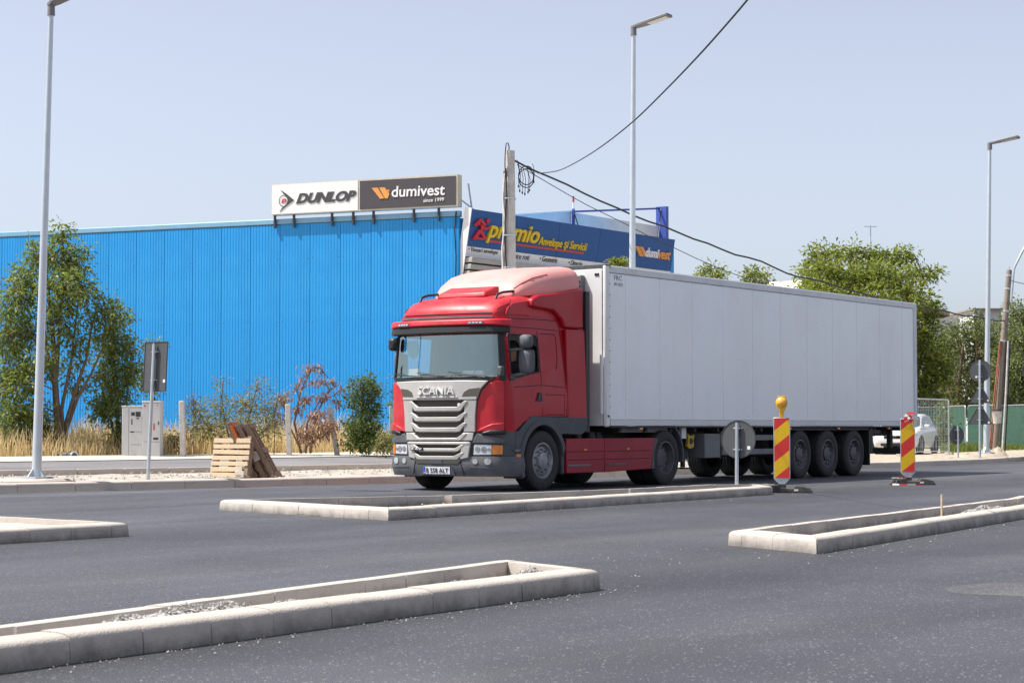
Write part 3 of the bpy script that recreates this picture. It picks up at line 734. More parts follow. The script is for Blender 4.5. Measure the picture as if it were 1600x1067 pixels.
def spoly(name, mat, pts, n0=.236, n1=.25):
    m = MB(); m.prism([SP(x, y) for x, y in pts], lambda a, b, c: V(a, c, b), n0, n1); return m.build(name, mat, sg)
for pts in ([(581, 294), (590, 293.5), (600.5, 310), (594, 311)], [(592.5, 293.5), (601, 293), (608.5, 303), (606, 310), (602, 310.5)], [(605, 296.5), (608.5, 296.5), (608, 301)]): spoly('emblem_bar', M['logo_orange'], pts)
spoly('emblem_arrow', M['logo_grey'], [(438.5, 297), (448, 303.5), (459.5, 313), (449, 321), (437, 331), (441, 325), (447.5, 319), (450, 313), (447.5, 307), (443, 303)])
rg = [(443 + 7.2 * math.cos(t), 314.2 + 9.2 * math.sin(t)) for t in np.linspace(0, 2 * math.pi, 28, endpoint=False)]
ri = [(443 + 6.3 * math.cos(t), 314.2 + 8.1 * math.sin(t)) for t in np.linspace(0, 2 * math.pi, 28, endpoint=False)]
m = MB(); q = [V(SP(*p)[0], .246, SP(*p)[1]) for p in rg] + [V(SP(*p)[0], .246, SP(*p)[1]) for p in ri]
m.add(q, [(i, (i + 1) % 28, 28 + (i + 1) % 28, 28 + i) for i in range(28)]); m.build('emblem_ring', M['logo_grey'], sg, fix=False)

# ---- far houses on the right and a mast
h1 = thing('house', 'distant pale house with a low grey roof behind the right-hand trees', 'house', PZ(1485, 640, 118).to_2d().to_3d())
def hb(t, px0, px1, y0, y1, Z, dep, mat, name, base=None):
    a = PZ(px0, y0, Z); b = PZ(px1, y1, Z); d = Vector((_rt.x, _rt.y, 0)); f = Vector((_h.x, _h.y, 0)); o = t.location
    z0 = base if base is not None else b.z
    m = MB(); vs = []
    for z in (z0, a.z):
        for p in (a, b, b + f * dep, a + f * dep): vs.append(Vector((p.x, p.y, z)) - o)
    m.add(vs, [(3,2,1,0),(4,5,6,7),(0,1,5,4),(1,2,6,5),(2,3,7,6),(3,0,4,7)]); return m.build(name, mat, t)
hb(h1, 1440, 1500, 497, 640, 118, 8, M['plaster'], 'wall', 0)
m = MB(); a = PZ(1430, 482, 118); b = PZ(1484, 494, 118); c_ = PZ(1500, 498, 118); f = Vector((_h.x, _h.y, 0)) * 8.5
m.add([a - h1.location, b - h1.location, b + f - h1.location, a + f - h1.location, a + Vector((0,0,.25)) - h1.location, b + Vector((0,0,.25)) - h1.location, b + f + Vector((0,0,.25)) - h1.location, a + f + Vector((0,0,.25)) - h1.location], [(3,2,1,0),(4,5,6,7),(0,1,5,4),(1,2,6,5),(2,3,7,6),(3,0,4,7)]); rf = m.build('roof', M['roof_tile'], h1)
hb(h1, 1450, 1457, 512, 522, 117.95, .03, M['house_glass'], 'window'); hb(h1, 1470, 1478, 512, 522, 117.95, .03, M['house_glass'], 'window')
h2 = thing('house', 'distant grey flat-roofed block right of the lamp pole', 'house', PZ(1545, 640, 135).to_2d().to_3d())
hb(h2, 1522, 1566, 483, 640, 135, 9, M['plaster'], 'wall', 0); hb(h2, 1520, 1568, 481.5, 484, 134.6, 10, M['roof_tile'], 'roof'); hb(h2, 1530, 1537, 492, 500, 134.95, .04, M['house_glass'], 'window')
mt = PZ(1360, 352, 130)
t = thing('antenna_mast', 'thin antenna mast rising above the acacia crown', 'antenna', (mt.x, mt.y, 0))
MB().cyl((0, 0, 0), (0, 0, mt.z), .07, .045, 8).build('pole', M['galv'], t); MB().bar((-.3, .3, mt.z - .1), (.3, -.3, mt.z - .1), .05, .05).build('crossbar', M['galv'], t)

# ================================================================== street lamps
def lamp(label, base, top, tip, r0, r1):
    t = thing('street_lamp', label, 'street lamp', base, group='street lamps along the far kerb')
    top = top - base; tip = tip - base
    m = MB(); pts = [Vector((0, 0, 0)).lerp(top, s) for s in np.linspace(0, 1, 6)]
    m.tube(pts, [r0 + (r1 - r0) * s for s in np.linspace(0, 1, 6)], 10); m.build('pole', M['pole'], t, smooth=50)
    m = MB(); m.box(-.2, .2, -.2, .2, 0, .03)
    for sx in (-1, 1): m.add([(sx * .19, -.008, .03), (sx * r0 * .9, -.008, .03), (sx * r0 * .9, -.008, .18), (sx * .19, .008, .03), (sx * r0 * .9, .008, .03), (sx * r0 * .9, .008, .18)], [(0,1,2),(5,4,3),(0,3,4,1),(1,4,5,2),(2,5,3,0)]); 
    for sy in (-1, 1): m.add([(-.008, sy * .19, .03), (-.008, sy * r0 * .9, .03), (-.008, sy * r0 * .9, .18), (.008, sy * .19, .03), (.008, sy * r0 * .9, .03), (.008, sy * r0 * .9, .18)], [(0,1,2),(5,4,3),(0,3,4,1),(1,4,5,2),(2,5,3,0)])
    m.build('base_plate', M['galv'], t)
    d = (tip - top); Lh = d.length; d.normalize(); sd = d.cross(Vector((0, 0, 1))).normalized(); up = sd.cross(d)
    m = MB(); m.cyl(top + Vector((0, 0, -.12)), top + Vector((0, 0, .10)), r1 * 1.45, r1 * 1.35, 12); m.build('spigot', M['lamp_grey'], t)
    hp = [(-.05, .05), (.1, .11), (.3, .15), (Lh * .55, .16), (Lh, .16)]
    m = MB(); rows = []
    def pt(a, w, h): return top + Vector((0, 0, .06)) + d * a + sd * w + up * h
    m.prism([(a, w) for a, w in hp] + [(a, -w) for a, w in reversed(hp)], lambda a, b, c: pt(a, b, c), -.02, .045); hd = m.build('lamp_head', M['lamp_grey'], t, bevel=.012)
    m = MB(); m.prism([(Lh * .42, .12), (Lh * .94, .12), (Lh * .94, -.12), (Lh * .42, -.12)], lambda a, b, c: pt(a, b, c), -.032, -.021); m.build('lens', M['led'], hd)
    return t
lb = PZ(57, 747, 33.5); ltop = PZ(80, 14, 33.5)
lamp('tall grey street lamp in front of the tree at the left edge', lb, ltop, ltop + Vector((.08, -.86, .30)), .085, .045)
mb_ = PZ(986, 690, 46); mtp = PZ(990, 48, 46); mb_.z = .15
lamp('tall grey street lamp rising from behind the trailer', mb_, mtp, mtp + Vector((.1, -.92, .20)), .095, .05)
rb = PZ(1541, 708, 60); rtp = PZ(1546.5, 228, 60)
lamp('tall grey street lamp beside the signposts at the right', rb, rtp, rtp + Vector((.12, -.88, .14)), .095, .05)
# concrete footing of the left lamp
t = thing('lamp_footing', 'round concrete footing under the left street lamp', 'footing', (lb.x, lb.y, lb.z - .06))
MB().lathe([(0, -.2), (.62, -.2), (.62, .02), (.56, .055), (0, .058)], lambda a, b, c: (a * 1.2, b * .8, c), 32).build('slab', M['concrete'], t); 

# ================================================================== utility poles and wires
up_b = PY(797, 320, 24.7); up_b.z = .1; utop = PY(797, 236, 24.7)
t = thing('utility_pole', 'grey concrete utility pole wrapped in cables behind the cab roof', 'utility pole', up_b)
tl = utop - up_b
m = MB(); m.tube([(0, 0, 0), (0, 0, tl.z * .5), (0, 0, tl.z)], [.16, .135, .10], 14); m.build('shaft', M['post'], t, smooth=50)
for i, (dx, dy, r) in enumerate([(-.13, .02, .018), (-.15, .06, .022), (-.12, .09, .026), (-.16, .0, .015), (-.10, -.02, .02)]):
    rr = random.Random(i); pts = [Vector((dx * 1.05 + rr.uniform(-.03, .03), dy + rr.uniform(-.03, .03), z)) for z in np.linspace(.5, tl.z - .55 + .05 * i, 12)]
    MB().tube(pts, r * 1.1, 6).build('riser_cable', M['conduit'] if i != 3 else M['cable'], t, smooth=60)
MB().tube([Vector((-.10 - .05 * math.sin(a * 3.0), .03, tl.z - .75 + a * .9)) for a in np.linspace(0, 1, 10)] + [Vector((-.05, .02, tl.z + .17)), Vector((-.01, .02, tl.z + .1)), Vector((-.02, .02, tl.z - .1))], .013, 6).build('riser_cable', M['cable'], t, smooth=60)
for z in (1.5, 3.3, 4.4, 5.1, 5.9): MB().lathe([(.15, z), (.155, z), (.155, z + .025), (.15, z + .025)], lambda a, b, c: (a - .03, b, c), 16, closed=True).build('strap', M['galv'], t)
q0 = PY(806, 254, 24.6) - up_b
m = MB()
cc = PY(822, 272, 24.5) - up_b
m.tube([cc + Vector((.10 * math.cos(a), -.13 * math.cos(a), .19 * math.sin(a) - .01 * a)) for a in np.linspace(0, 12.6, 40)], .012, 5)
m.build('cable_coil', M['cable'], t, smooth=60)
m = MB()
for i, (px, py0, py1) in enumerate([(812, 268, 297), (816, 272, 300), (820, 276, 302), (825, 272, 299), (834, 268, 283), (810, 262, 290), (827, 280, 296)]):
    a = PY(px - 2, py0 - 12, 24.55) - up_b; b = PY(px, py1, 24.55) - up_b
    m.tube([a, a.lerp(b, .5) + Vector((.03, -.02, .02)), b], .007, 5); m.tube([b, b - Vector((0, 0, .05))], [.022, .012], 5)
m.build('cable_tail', M['cable'], t, smooth=60)
m = MB(); m.tube([(.13, -.02, tl.z - .4), (.15, -.03, tl.z - 2), (.14, -.02, 3.2)], .009, 5); m.build('drop_wire', M['cable'], t)
# leaning old pole on the right
lb2 = PZ(1553, 702, 66); lt2 = PZ(1577, 422, 66); lb2.z = .05
t = thing('utility_pole', 'leaning weathered utility pole with a rusty pipe at the right edge', 'utility pole', lb2)
d = lt2 - lb2
m = MB(); m.tube([Vector((0, 0, 0)), d * .5, d], [.12, .11, .09], 10); m.build('shaft', M['old_pole'], t, smooth=50)
for i, (ox, r, mt_) in enumerate([(-.17, .026, 'pipe_red'), (-.11, .02, 'pipe_red'), (.17, .04, 'conduit'), (.1, .02, 'cable'), (.24, .02, 'cable')]):
    off = Vector((_rt.x, _rt.y, 0)) * ox - Vector((_h.x, _h.y, 0)) * .12
    MB().tube([off * 1.3, d * .35 + off * 1.1, d * .62 + off * .8], r, 7).build('riser_pipe', M[mt_], t, smooth=60)
for s in (.62, .78, .9, .97): MB().tube([d * s - d.normalized() * .03, d * s + d.normalized() * .03], .13 - .03 * s, 10).build('strap', M['galv'], t)
# bent lamp arm
a = PZ(1580, 470, 65.8) - lb2; b = PZ(1584, 422, 65.8) - lb2; c_ = PZ(1600, 388, 65.8) - lb2; e_ = PZ(1618, 366, 65.8) - lb2
MB().tube([a, b, b.lerp(c_, .15) + Vector((0, 0, .04)), c_, e_], .04, 8).build('lamp_arm', M['galv'], t, smooth=60)
m = MB(); m.cyl(d * .955, d + d.normalized() * .12, .02, .015, 6); m.build('pin', M['galv'], t)
bx = PZ(1558, 652, 65.5)
t2 = thing('tub', 'cream plastic tub hanging on the leaning pole', 'tub', (bx.x, bx.y, bx.z - .2))
MB().lathe([(0, 0), (.13, 0), (.165, .40), (.18, .42), (.16, .42), (.12, .03), (0, .03)], lambda a, b, c: (a, b, c), 16).build('tub_body', M['conduit'], t2)
MB().lathe([(.17, .405), (.19, .405), (.19, .46), (.17, .46)], lambda a, b, c: (a, b, c), 16, closed=True).build('rim', M['sign_rim'], t2)
# wires between them: real sagging spans
def wire(label, a, b, sag, r, kink=0., n=40, grp='overhead wires'):
    m = MB(); pts = []
    for i in range(n + 1):
        s = i / n; p = a.lerp(b, s); p.z -= sag * 4 * s * (1 - s)
        if kink: p += Vector((0, 0, kink * noise.noise(Vector((s * 14, 0, r * 50)))))
        pts.append(p - a)
    o = m.tube(pts, r, 6).build('overhead_wire', M['cable'], smooth=60, fix=False); o.location = a; tag(o, label, 'wire', grp); return o
ua = PY(801, 250, 24.66); le = lt2 + (lb2 - lt2) * .27
mid = PY(1240, 447, 24.2)
wire('thick black bundle sagging from the concrete pole to the leaning pole', ua, le, .62, .022, .10)
wire('thin black wire running just below the thick bundle', ua + Vector((.1, -.05, -.1)), le + Vector((0, 0, -.25)), 1.05, .009, .03)
# service wire swinging up over the road towards a pole behind the photographer's right
wa = PY(840, 271, 24.4); wb = PZ(1168, 0, 20)
dirx = (wb - wa); wend = wa + dirx * 1.55; 
def wire2():
    P0 = wa; P1 = PY(900, 250, 22.3); pts = []
    ctrl = [(840, 271, 43.2), (870, 267.5, 41.5), (900, 254, 39.6), (940, 229, 37), (990, 189.5, 33.5), (1040, 141, 30), (1090, 89, 26.5), (1130, 44.5, 23.5), (1168, 0, 20.6), (1200, -42, 18), (1260, -125, 14.5)]
    pn = (wb - wa).cross(Vector((0, 0, 1))).normalized()          # the wire hangs in one vertical plane
    for x, y, Z in ctrl: pts.append(PP(x, y, wa, pn))
    fine = []
    for i in range(len(pts) - 1):
        p0 = pts[max(i - 1, 0)]; p1 = pts[i]; p2 = pts[i + 1]; p3 = pts[min(i + 2, len(pts) - 1)]
        for s in np.linspace(0, 1, 6)[:-1]:
            fine.append(.5 * ((2 * p1) + (p2 - p0) * s + (2 * p0 - 5 * p1 + 4 * p2 - p3) * s * s + (3 * p1 - p0 - 3 * p2 + p3) * s ** 3))
    fine.append(pts[-1])
    m = MB(); m.tube([p - wa for p in fine], .0105, 6); o = m.build('overhead_wire', M['cable'], smooth=60, fix=False); o.location = wa
    tag(o, 'single black wire rising across the sky to the upper right', 'wire', 'overhead wires')
wire2()
lt3 = lt2 + (lb2 - lt2) * .05
for i, (px, py, lbl) in enumerate([(1640, 440, 'upper thin wire leaving the leaning pole to the right'), (1650, 478, 'middle thin wire leaving the leaning pole to the right'), (1660, 560, 'low steep wire leaving the leaning pole to the right')]):
    wire(lbl, lt2 + (lb2 - lt2) * (.05 + .12 * i), PZ(px, py, 62), .12, .012)
# ================================================================== the articulated lorry
TX, TY = 26.6, 20.15
tk = thing('semi_truck', 'red semi-truck tractor unit with faded pink roof deflector', 'truck', (TX, TY, 0))
CABT = [(.2, .03, .13, 1.19, .36), (.6, .0, .13, 1.215, .38), (1.0, .01, .13, 1.215, .38), (1.5, .0, .13, 1.215, .36), (1.9, .02, .13, 1.18, .28), (2.65, .06, .13, 1.11, .24), (2.95, .12, .12, 1.08, .24)]
def outline(z):
    xf, bul, w, r = lerp_tab(CABT, z); ph = .15
    for _ in range(4): wf = w - r + r * math.sin(ph); ph = math.atan(2 * bul / wf)
    return xf, bul, w, r, wf, ph, xf + bul + r * math.cos(ph)
def S(a, z, off=0.):
    """point on the cab skin: a = arc length from the middle of the front (near side negative)"""
    xf, bul, w, r, wf, ph, xc = outline(z); sg_ = -1 if a < 0 else 1; A = abs(a); arc = r * (math.pi / 2 - ph)
    if A <= wf:
        x = xf + bul * (A / wf) ** 2; y = A; sl = 2 * bul * A / wf / wf; n = Vector((-1, sl, 0)).normalized()
    elif A <= wf + arc:
        t = ph + (A - wf) / r; x = xc - r * math.cos(t); y = w - r + r * math.sin(t); n = Vector((-math.cos(t), math.sin(t), 0))
    else:
        x = xc + A - wf - arc; y = w; n = Vector((0, 1, 0))
    return Vector(((x + n.x * off), sg_ * (y + n.y * off), z))
def col(c, z, off=0., sgn=-1):
    """c in 0..1 front, 1..2 corner, ('x', value) along the side"""
    xf, bul, w, r, wf, ph, xc = outline(z); arc = r * (math.pi / 2 - ph)
    if isinstance(c, tuple): return Vector((max(c[1], xc), sgn * (w + off), z))
    a = c * wf if c <= 1 else wf + (c - 1) * arc
    return S(sgn * a if a else 0, z, off)
# skin grid
cols_half = [0, .2, .4, .6, .8, 1, 1.15, 1.3, 1.45, 1.6, 1.8, 2.0, ('x', .45), ('x', .75), ('x', 1.02), ('x', 1.29), ('x', 1.37), ('x', 2.06), ('x', 2.63)]
def zrow(kind, c):
    x = c[1] if isinstance(c, tuple) else 0
    if kind == 'low': return 1.0 if x < .5 else (1.0 + .25 * sm((x - .5) / .45))
    if kind == 'wb':  return 1.90 if not x else 1.86 + .14 * sm((x - .43) / .86)
    return kind
rows_k = ['low', 1.3, 1.6, 'wb', 2.1, 2.4, 2.62, 2.72, 2.84, 2.95]
def skin(parent):
    m = MB()
    for sgn in (-1, 1):
        pts = [[col(c, zrow(k, c), 0, sgn) for c in cols_half] for k in rows_k]
        nr, nc = len(rows_k), len(cols_half)
        o = len(m.v)
        for rr in pts: m.v += [tuple(p) for p in rr]
        for i in range(nr - 1):
            for j in range(nc - 1):
                ws = 3 <= i <= 5 and j < 8                       # windscreen opening
                dw = 3 <= i <= 5 and 12 <= j <= 14               # door window opening
                if ws or dw: continue
                q = (o + i * nc + j, o + i * nc + j + 1, o + (i + 1) * nc + j + 1, o + (i + 1) * nc + j)
                m.f.append(q if sgn < 0 else q[::-1])
    return m.build('cab_shell', M['red_paint'], parent, smooth=40, fix=False)
shell = skin(tk)
# front lower skin gets its own faded panels through wrapped plates
def wplate(name, poly, off0, off1, mat, parent, cut=.12, bevel=0):
    """polygon given in (arc length, height) wrapped round the cab nose, off0..off1 proud of the skin"""
    bm = bmesh.new(); f = bm.faces.new([bm.verts.new((a, z, 0)) for a, z in poly])
    lo = min(p[0] for p in poly); hi = max(p[0] for p in poly)
    k = lo + cut
    while k < hi:
        bmesh.ops.bisect_plane(bm, geom=bm.verts[:] + bm.edges[:] + bm.faces[:], plane_co=(k, 0, 0), plane_no=(1, 0, 0)); k += cut
    base = list(bm.faces); ex = bmesh.ops.extrude_face_region(bm, geom=base)
    top = [v for v in ex['geom'] if isinstance(v, bmesh.types.BMVert)]; ts = set(top)
    for v in bm.verts:
        a, z = v.co.x, v.co.y; v.co = S(a, z, off1 if v in ts else off0)
    bmesh.ops.recalc_face_normals(bm, faces=bm.faces)
    me = bpy.data.meshes.new(name); bm.to_mesh(me); bm.free()
    me.polygons.foreach_set('use_smooth', [True] * len(me.polygons)); me.set_sharp_from_angle(angle=R(40))
    return link(name, me, mat, parent, bevel)
def nose_text(s, mat, parent, a0, z0, w, h, off, depth, shear=0., bold=0.):
    me = text_mesh(s, shear, bold); n = len(me.vertices); co = np.empty(n * 3); me.vertices.foreach_get('co', co); co = co.reshape(-1, 3)
    lo = co.min(0); q = (co - lo) / np.maximum(co.max(0) - lo, 1e-6)
    me.vertices.foreach_set('co', np.array([tuple(S(a0 - p[0] * w, z0 + p[1] * h, off + p[2] * depth)) for p in q]).ravel()); me.materials.clear(); me.update()
    return link('lettering', me, mat, parent)
def mir(poly): return [(-a, z) for a, z in poly][::-1]
# windscreen and its rubber edge
def ring_pts(z, c1=1.45): return [col(c, z, -.012, -1) for c in (c1, 1.3, 1.15, 1, .8, .6, .4, .2)] + [col(c, z, -.012, 1) for c in (0, .2, .4, .6, .8, 1, 1.15, 1.3, c1)]
m = MB(); m.grid([ring_pts(z) for z in (1.885, 2.1, 2.35, 2.64)]); wsn = m.build('windscreen', M['glass'], tk, smooth=60, fix=False)
L_ = lambda z: outline(z)[4] + outline(z)[3] * .45 * (math.pi / 2 - outline(z)[5])
for sg_ in (-1, 1):
    m = MB(); m.tube([S(sg_ * L_(z), z, .002) for z in np.linspace(1.88, 2.64, 6)], .022, 6); m.build('windscreen_seal', M['black'], tk)
    m = MB(); m.grid([[S(sg_ * (L_(z) - .02), z, .006), S(sg_ * (L_(z) + .05), z, .006), S(sg_ * (L_(z) + .10), z, .006)] for z in np.linspace(1.84, 2.66, 6)]); m.build('pillar_trim', M['black'], tk, fix=False)
m = MB(); m.tube([S(a, 1.895, .008) for a in np.linspace(-1.05, 1.05, 20)], .018, 6); m.build('windscreen_seal', M['black'], tk)
wplate('cowl', [(-.99, 1.835), (.99, 1.835), (1.03, 1.885), (-1.03, 1.885)], .004, .035, M['black'], tk)
for a0, a1 in ((-.95, -.28), (-.30, .40), (.36, .98)):
    m = MB(); m.tube([S(a0, 1.90, .04), S(a0 + .1, 1.925, .045), S(a1, 1.955, .03)], .011, 5); wp = m.build('wiper', M['black'], tk)
    m = MB(); m.tube([S(a0 + .22, 1.93, .028), S(a1 + .08, 1.985, .02)], .008, 4); m.build('blade', M['black'], wp)
# sun visor, roof bulge
wplate('sun_visor', [(-1.19, 2.74), (-.9, 2.76), (.9, 2.76), (1.19, 2.74), (1.19, 2.865), (-1.19, 2.865)], .01, .16, M['red_front'], tk, bevel=.025)
wplate('visor_underside', [(-1.20, 2.63), (1.20, 2.63), (1.20, 2.738), (.9, 2.757), (-.9, 2.757), (-1.20, 2.738)], .006, .135, M['black'], tk, bevel=.02)
for sg_ in (-1, 1):
    wplate('marker_lamp', [(sg_ * .72 - .13, 2.775), (sg_ * .72 + .13, 2.775), (sg_ * .72 + .13, 2.825), (sg_ * .72 - .13, 2.825)], .15, .168, M['plastic_mid'], tk)
    for q in range(4): wplate('marker_lens', [(sg_ * .72 - .11 + q * .06, 2.79), (sg_ * .72 - .07 + q * .06, 2.79), (sg_ * .72 - .07 + q * .06, 2.81), (sg_ * .72 - .11 + q * .06, 2.81)], .167, .174, M['glass_lamp'], tk)
# high roof: cross-sections along the cab
def rsec(x, top, hw, zb=2.945, hwb=None):
    hb_ = hwb or hw
    half = [(hb_, zb), (hb_ - .004, zb + (top - zb) * .35), (hw - .03, zb + (top - zb) * .62), (hw - .11, zb + (top - zb) * .85), (hw - .25, zb + (top - zb) * .96), (hw * .5, top), (0, top + .012)]
    k_ = .14 * max(0, 1 - (x - .19) / .9)
    return [Vector((x + k_ * (y / 1.0) ** 2, -y, z)) for y, z in half] + [Vector((x + k_ * (y / 1.0) ** 2, y, z)) for y, z in reversed(half[:-1])]
secs = [rsec(.15, 2.955, .93, 2.945), rsec(.16, 3.00, .95), rsec(.20, 3.07, .99, hwb=.98), rsec(.29, 3.15, 1.03), rsec(.44, 3.225, 1.06), rsec(.7, 3.285, 1.08), rsec(1.0, 3.32, 1.085), rsec(1.6, 3.35, 1.085), rsec(2.63, 3.38, 1.085)]
m = MB(); m.grid(secs); m.f.append(tuple(range(len(m.v) - 13, len(m.v)))); m.build('cab_roof', M['red_front'], tk, smooth=50, fix=False)
m = MB(); m.tube([Vector((.145 + .14 * y * y, y, 2.968)) for y in np.linspace(-.92, .92, 13)], .012, 5); m.build('roof_bead', M['seam'], tk)
wplate('roof_band', [(-.95, 2.895), (.95, 2.895), (.95, 2.925), (-.95, 2.925)], .004, .014, M['plastic_mid'], tk)
for i in range(0, 13, 12):
    m = MB(); m.tube([s[2 if i == 0 else 10] + Vector((-.004, -.012 if i == 0 else .012, .004)) for s in secs[2:8]], .008, 5); m.build('roof_gutter', M['seam'], tk, smooth=60)
# roof hatch fairing, rails, deflector, side fairings
m = MB(); m.add([(.62, -.52, 3.27), (.62, .52, 3.27), (1.35, .52, 3.33), (1.35, -.52, 3.33), (.66, -.48, 3.36), (.66, .48, 3.36), (.98, .5, 3.47), (.98, -.5, 3.47), (1.33, .5, 3.48), (1.33, -.5, 3.48)],
    [(0,1,5,4),(4,5,6,7),(7,6,8,9),(9,8,2,3),(0,4,7,9,3),(1,2,8,6,5),(3,2,1,0)]); m.build('roof_hatch', M['red_front'], tk, bevel=.03)
for sg_ in (-1, 1):
    m = MB(); m.tube([(.52, sg_ * .80, 3.21), (.58, sg_ * .80, 3.30), (.75, sg_ * .80, 3.345), (1.25, sg_ * .80, 3.40), (1.38, sg_ * .80, 3.37)], .022, 8); m.build('roof_rail', M['black'], tk, smooth=60)
def dsec(x, base, top, hw):
    half = [(hw, base), (hw + .01, base + (top - base) * .2), (hw - .01, base + (top - base) * .5), (hw - .07, base + (top - base) * .78), (hw - .17, base + (top - base) * .94), (hw - .33, top), (hw * .4, top + .012), (0, top + .02)]
    return [Vector((x, -y, z)) for y, z in half] + [Vector((x, y, z)) for y, z in reversed(half[:-1])]
ds_ = [dsec(.98, 3.27, 3.34, .74), dsec(1.06, 3.28, 3.46, .86), dsec(1.2, 3.30, 3.58, .93), dsec(1.45, 3.32, 3.71, .99), dsec(1.8, 3.36, 3.80, 1.05), dsec(2.2, 3.42, 3.86, 1.10), dsec(2.5, 3.48, 3.885, 1.125), dsec(2.60, 3.50, 3.87, 1.12), dsec(2.63, 3.51, 3.83, 1.10)]
m = MB(); m.grid(ds_); m.f.append(tuple(range(0, 15))[::-1]); m.f.append(tuple(range(len(m.v) - 15, len(m.v)))); df = m.build('roof_deflector', M['pink'], tk, smooth=45, fix=False)
m = MB(); m.tube([ds_[i][7 - 4] + Vector((0, 0, .003)) for i in (2, 3, 4)] + [ds_[5][5] + Vector((0, 0, .004))], .005, 4); m.build('deflector_joint', M['line_red'], df)
m = MB(); m.tube([s[3] + Vector((0, -.006, .004)) for s in ds_[1:4]], .005, 4); m.build('deflector_joint', M['line_red'], df)
for sg_ in (-1, 1):
    m = MB(); pol = [(1.08, 3.10), (1.12, 3.24), (1.32, 3.315), (1.8, 3.37), (2.66, 3.52), (2.70, 2.78), (2.09, 2.78), (2.0, 2.92), (1.75, 3.06)]
    m.prism(pol, lambda a, b, c: (a, sg_ * c, b), 1.0, 1.165); m.build('side_fairing', M['red_paint'], tk, bevel=.035)
    m = MB(); m.prism([(2.10, 2.765), (2.70, 2.765), (2.70, 1.22), (2.10, 1.22)], lambda a, b, c: (a, sg_ * (c + (1.5 - b) * .035 * (b > 1.5)), b), 1.16, 1.225); m.build('side_fairing', M['red_paint'], tk, bevel=.015)
    m = MB(); m.prism([(.42, 2.94), (.48, 3.06), (.62, 3.15), (.95, 3.20), (1.10, 3.22), (1.20, 3.10), (1.15, 2.94)], lambda a, b, c: (a, sg_ * c, b), 1.05, 1.09); m.build('roof_cheek', M['red_front'], tk, bevel=.02)
    m = MB(); m.box(2.70, 2.82, sg_ * 1.17 - .03, sg_ * 1.17 + .03, .98, 3.45); m.build('fairing_edge', M['black'], tk)
# back wall
m = MB(); m.box(2.55, 2.62, -1.06, 1.06, 1.2, 3.35); m.build('cab_back', M['red_paint'], tk)
# seams and trims on the cab sides
def side(x, z, s, off=.0): return Vector((x, s * (outline(z)[2] + off), z))
for s in (-1, 1):
    def seamline(pts, r=.006, mat='seam', off=.001): MB().tube([side(x, z, s, off) for x, z in pts], r, 5).build('panel_gap', M[mat], tk)
    MB().tube([S(s * 1.2, z, .001) for z in (1.02, 1.3, 1.6, 1.84)], .006, 5).build('panel_gap', M['seam'], tk); seamline([(1.33, 1.25), (1.33, 1.9), (1.31, 2.7)]); seamline([(2.07, 1.25), (2.07, 1.9), (2.03, 2.5), (1.98, 2.9)], .008)
    seamline([(.50, 1.73), (1.0, 1.76), (1.33, 1.78), (2.05, 1.75)]); seamline([(.47, 2.74), (1.3, 2.74), (1.95, 2.73)]); seamline([(1.42, 1.28), (2.0, 1.28), (2.02, 1.62), (1.42, 1.62)])
    seamline([(1.4, 2.66), (1.82, 2.66), (1.87, 2.6), (1.86, 2.2), (1.8, 2.05)], .007); seamline([(.47, 2.88), (1.2, 2.9), (1.9, 2.9)], .006)
    seamline([(1.22, 1.97), (1.5, 2.02), (1.75, 2.12), (1.9, 2.25)], .012, 'red_front', -.006); seamline([(1.95, 2.12), (1.80, 1.74)], .012, 'red_front', -.007); seamline([(1.95, 2.12), (2.04, 1.76)], .012, 'red_front', -.007)
    # door window rubber
    m = MB(); m.tube([side(x, z, s, .0) for x, z in [(.455, 1.87), (.455, 2.58), (.49, 2.615), (1.25, 2.615), (1.285, 2.58), (1.285, 2.005), (.9, 1.95), (.455, 1.87)]], .014, 6); m.build('window_seal', M['black'], tk)
    # handle
    m = MB(); m.prism([(1.12, 1.50), (1.30, 1.50), (1.30, 1.64), (1.20, 1.65)], lambda a, b, c: (a, s * c, b), 1.203, 1.222); hd = m.build('door_handle', M['black'], tk); m = MB(); m.box(1.20, 1.225, s * 1.222 - .008, s * 1.222 + .008, 1.51, 1.63); m.build('grip', M['plastic_mid'], hd)
# passenger (far) side glass; the driver's window stands open
m = MB(); m.grid([[side(x, z, 1, -.01) for x in (.45, .85, 1.29)] for z in (1.86, 2.2, 2.62)]); m.build('side_window', M['glass'], tk, fix=False)
# faded corner panels beside the grille
for f in (lambda p: p, mir):
    wplate('corner_panel', f([(-1.19, 1.0), (-.73, .99), (-.74, 1.25), (-.77, 1.5), (-.84, 1.68), (-.94, 1.79), (-1.06, 1.83), (-1.19, 1.82)]), .002, .03, M['red_front'], tk, cut=.05, bevel=.018)
    wplate('corner_flare', f([(-1.185, 1.01), (-.75, .995), (-.8, 1.04), (-1.0, 1.12), (-1.185, 1.14)]), .02, .055, M['red_front'], tk, cut=.05, bevel=.02)
    wplate('wind_deflector', f([(-1.22, .95), (-.82, .945), (-.86, .99), (-.98, 1.02), (-1.22, 1.02)]), .002, .07, M['black'], tk, cut=.05, bevel=.02)
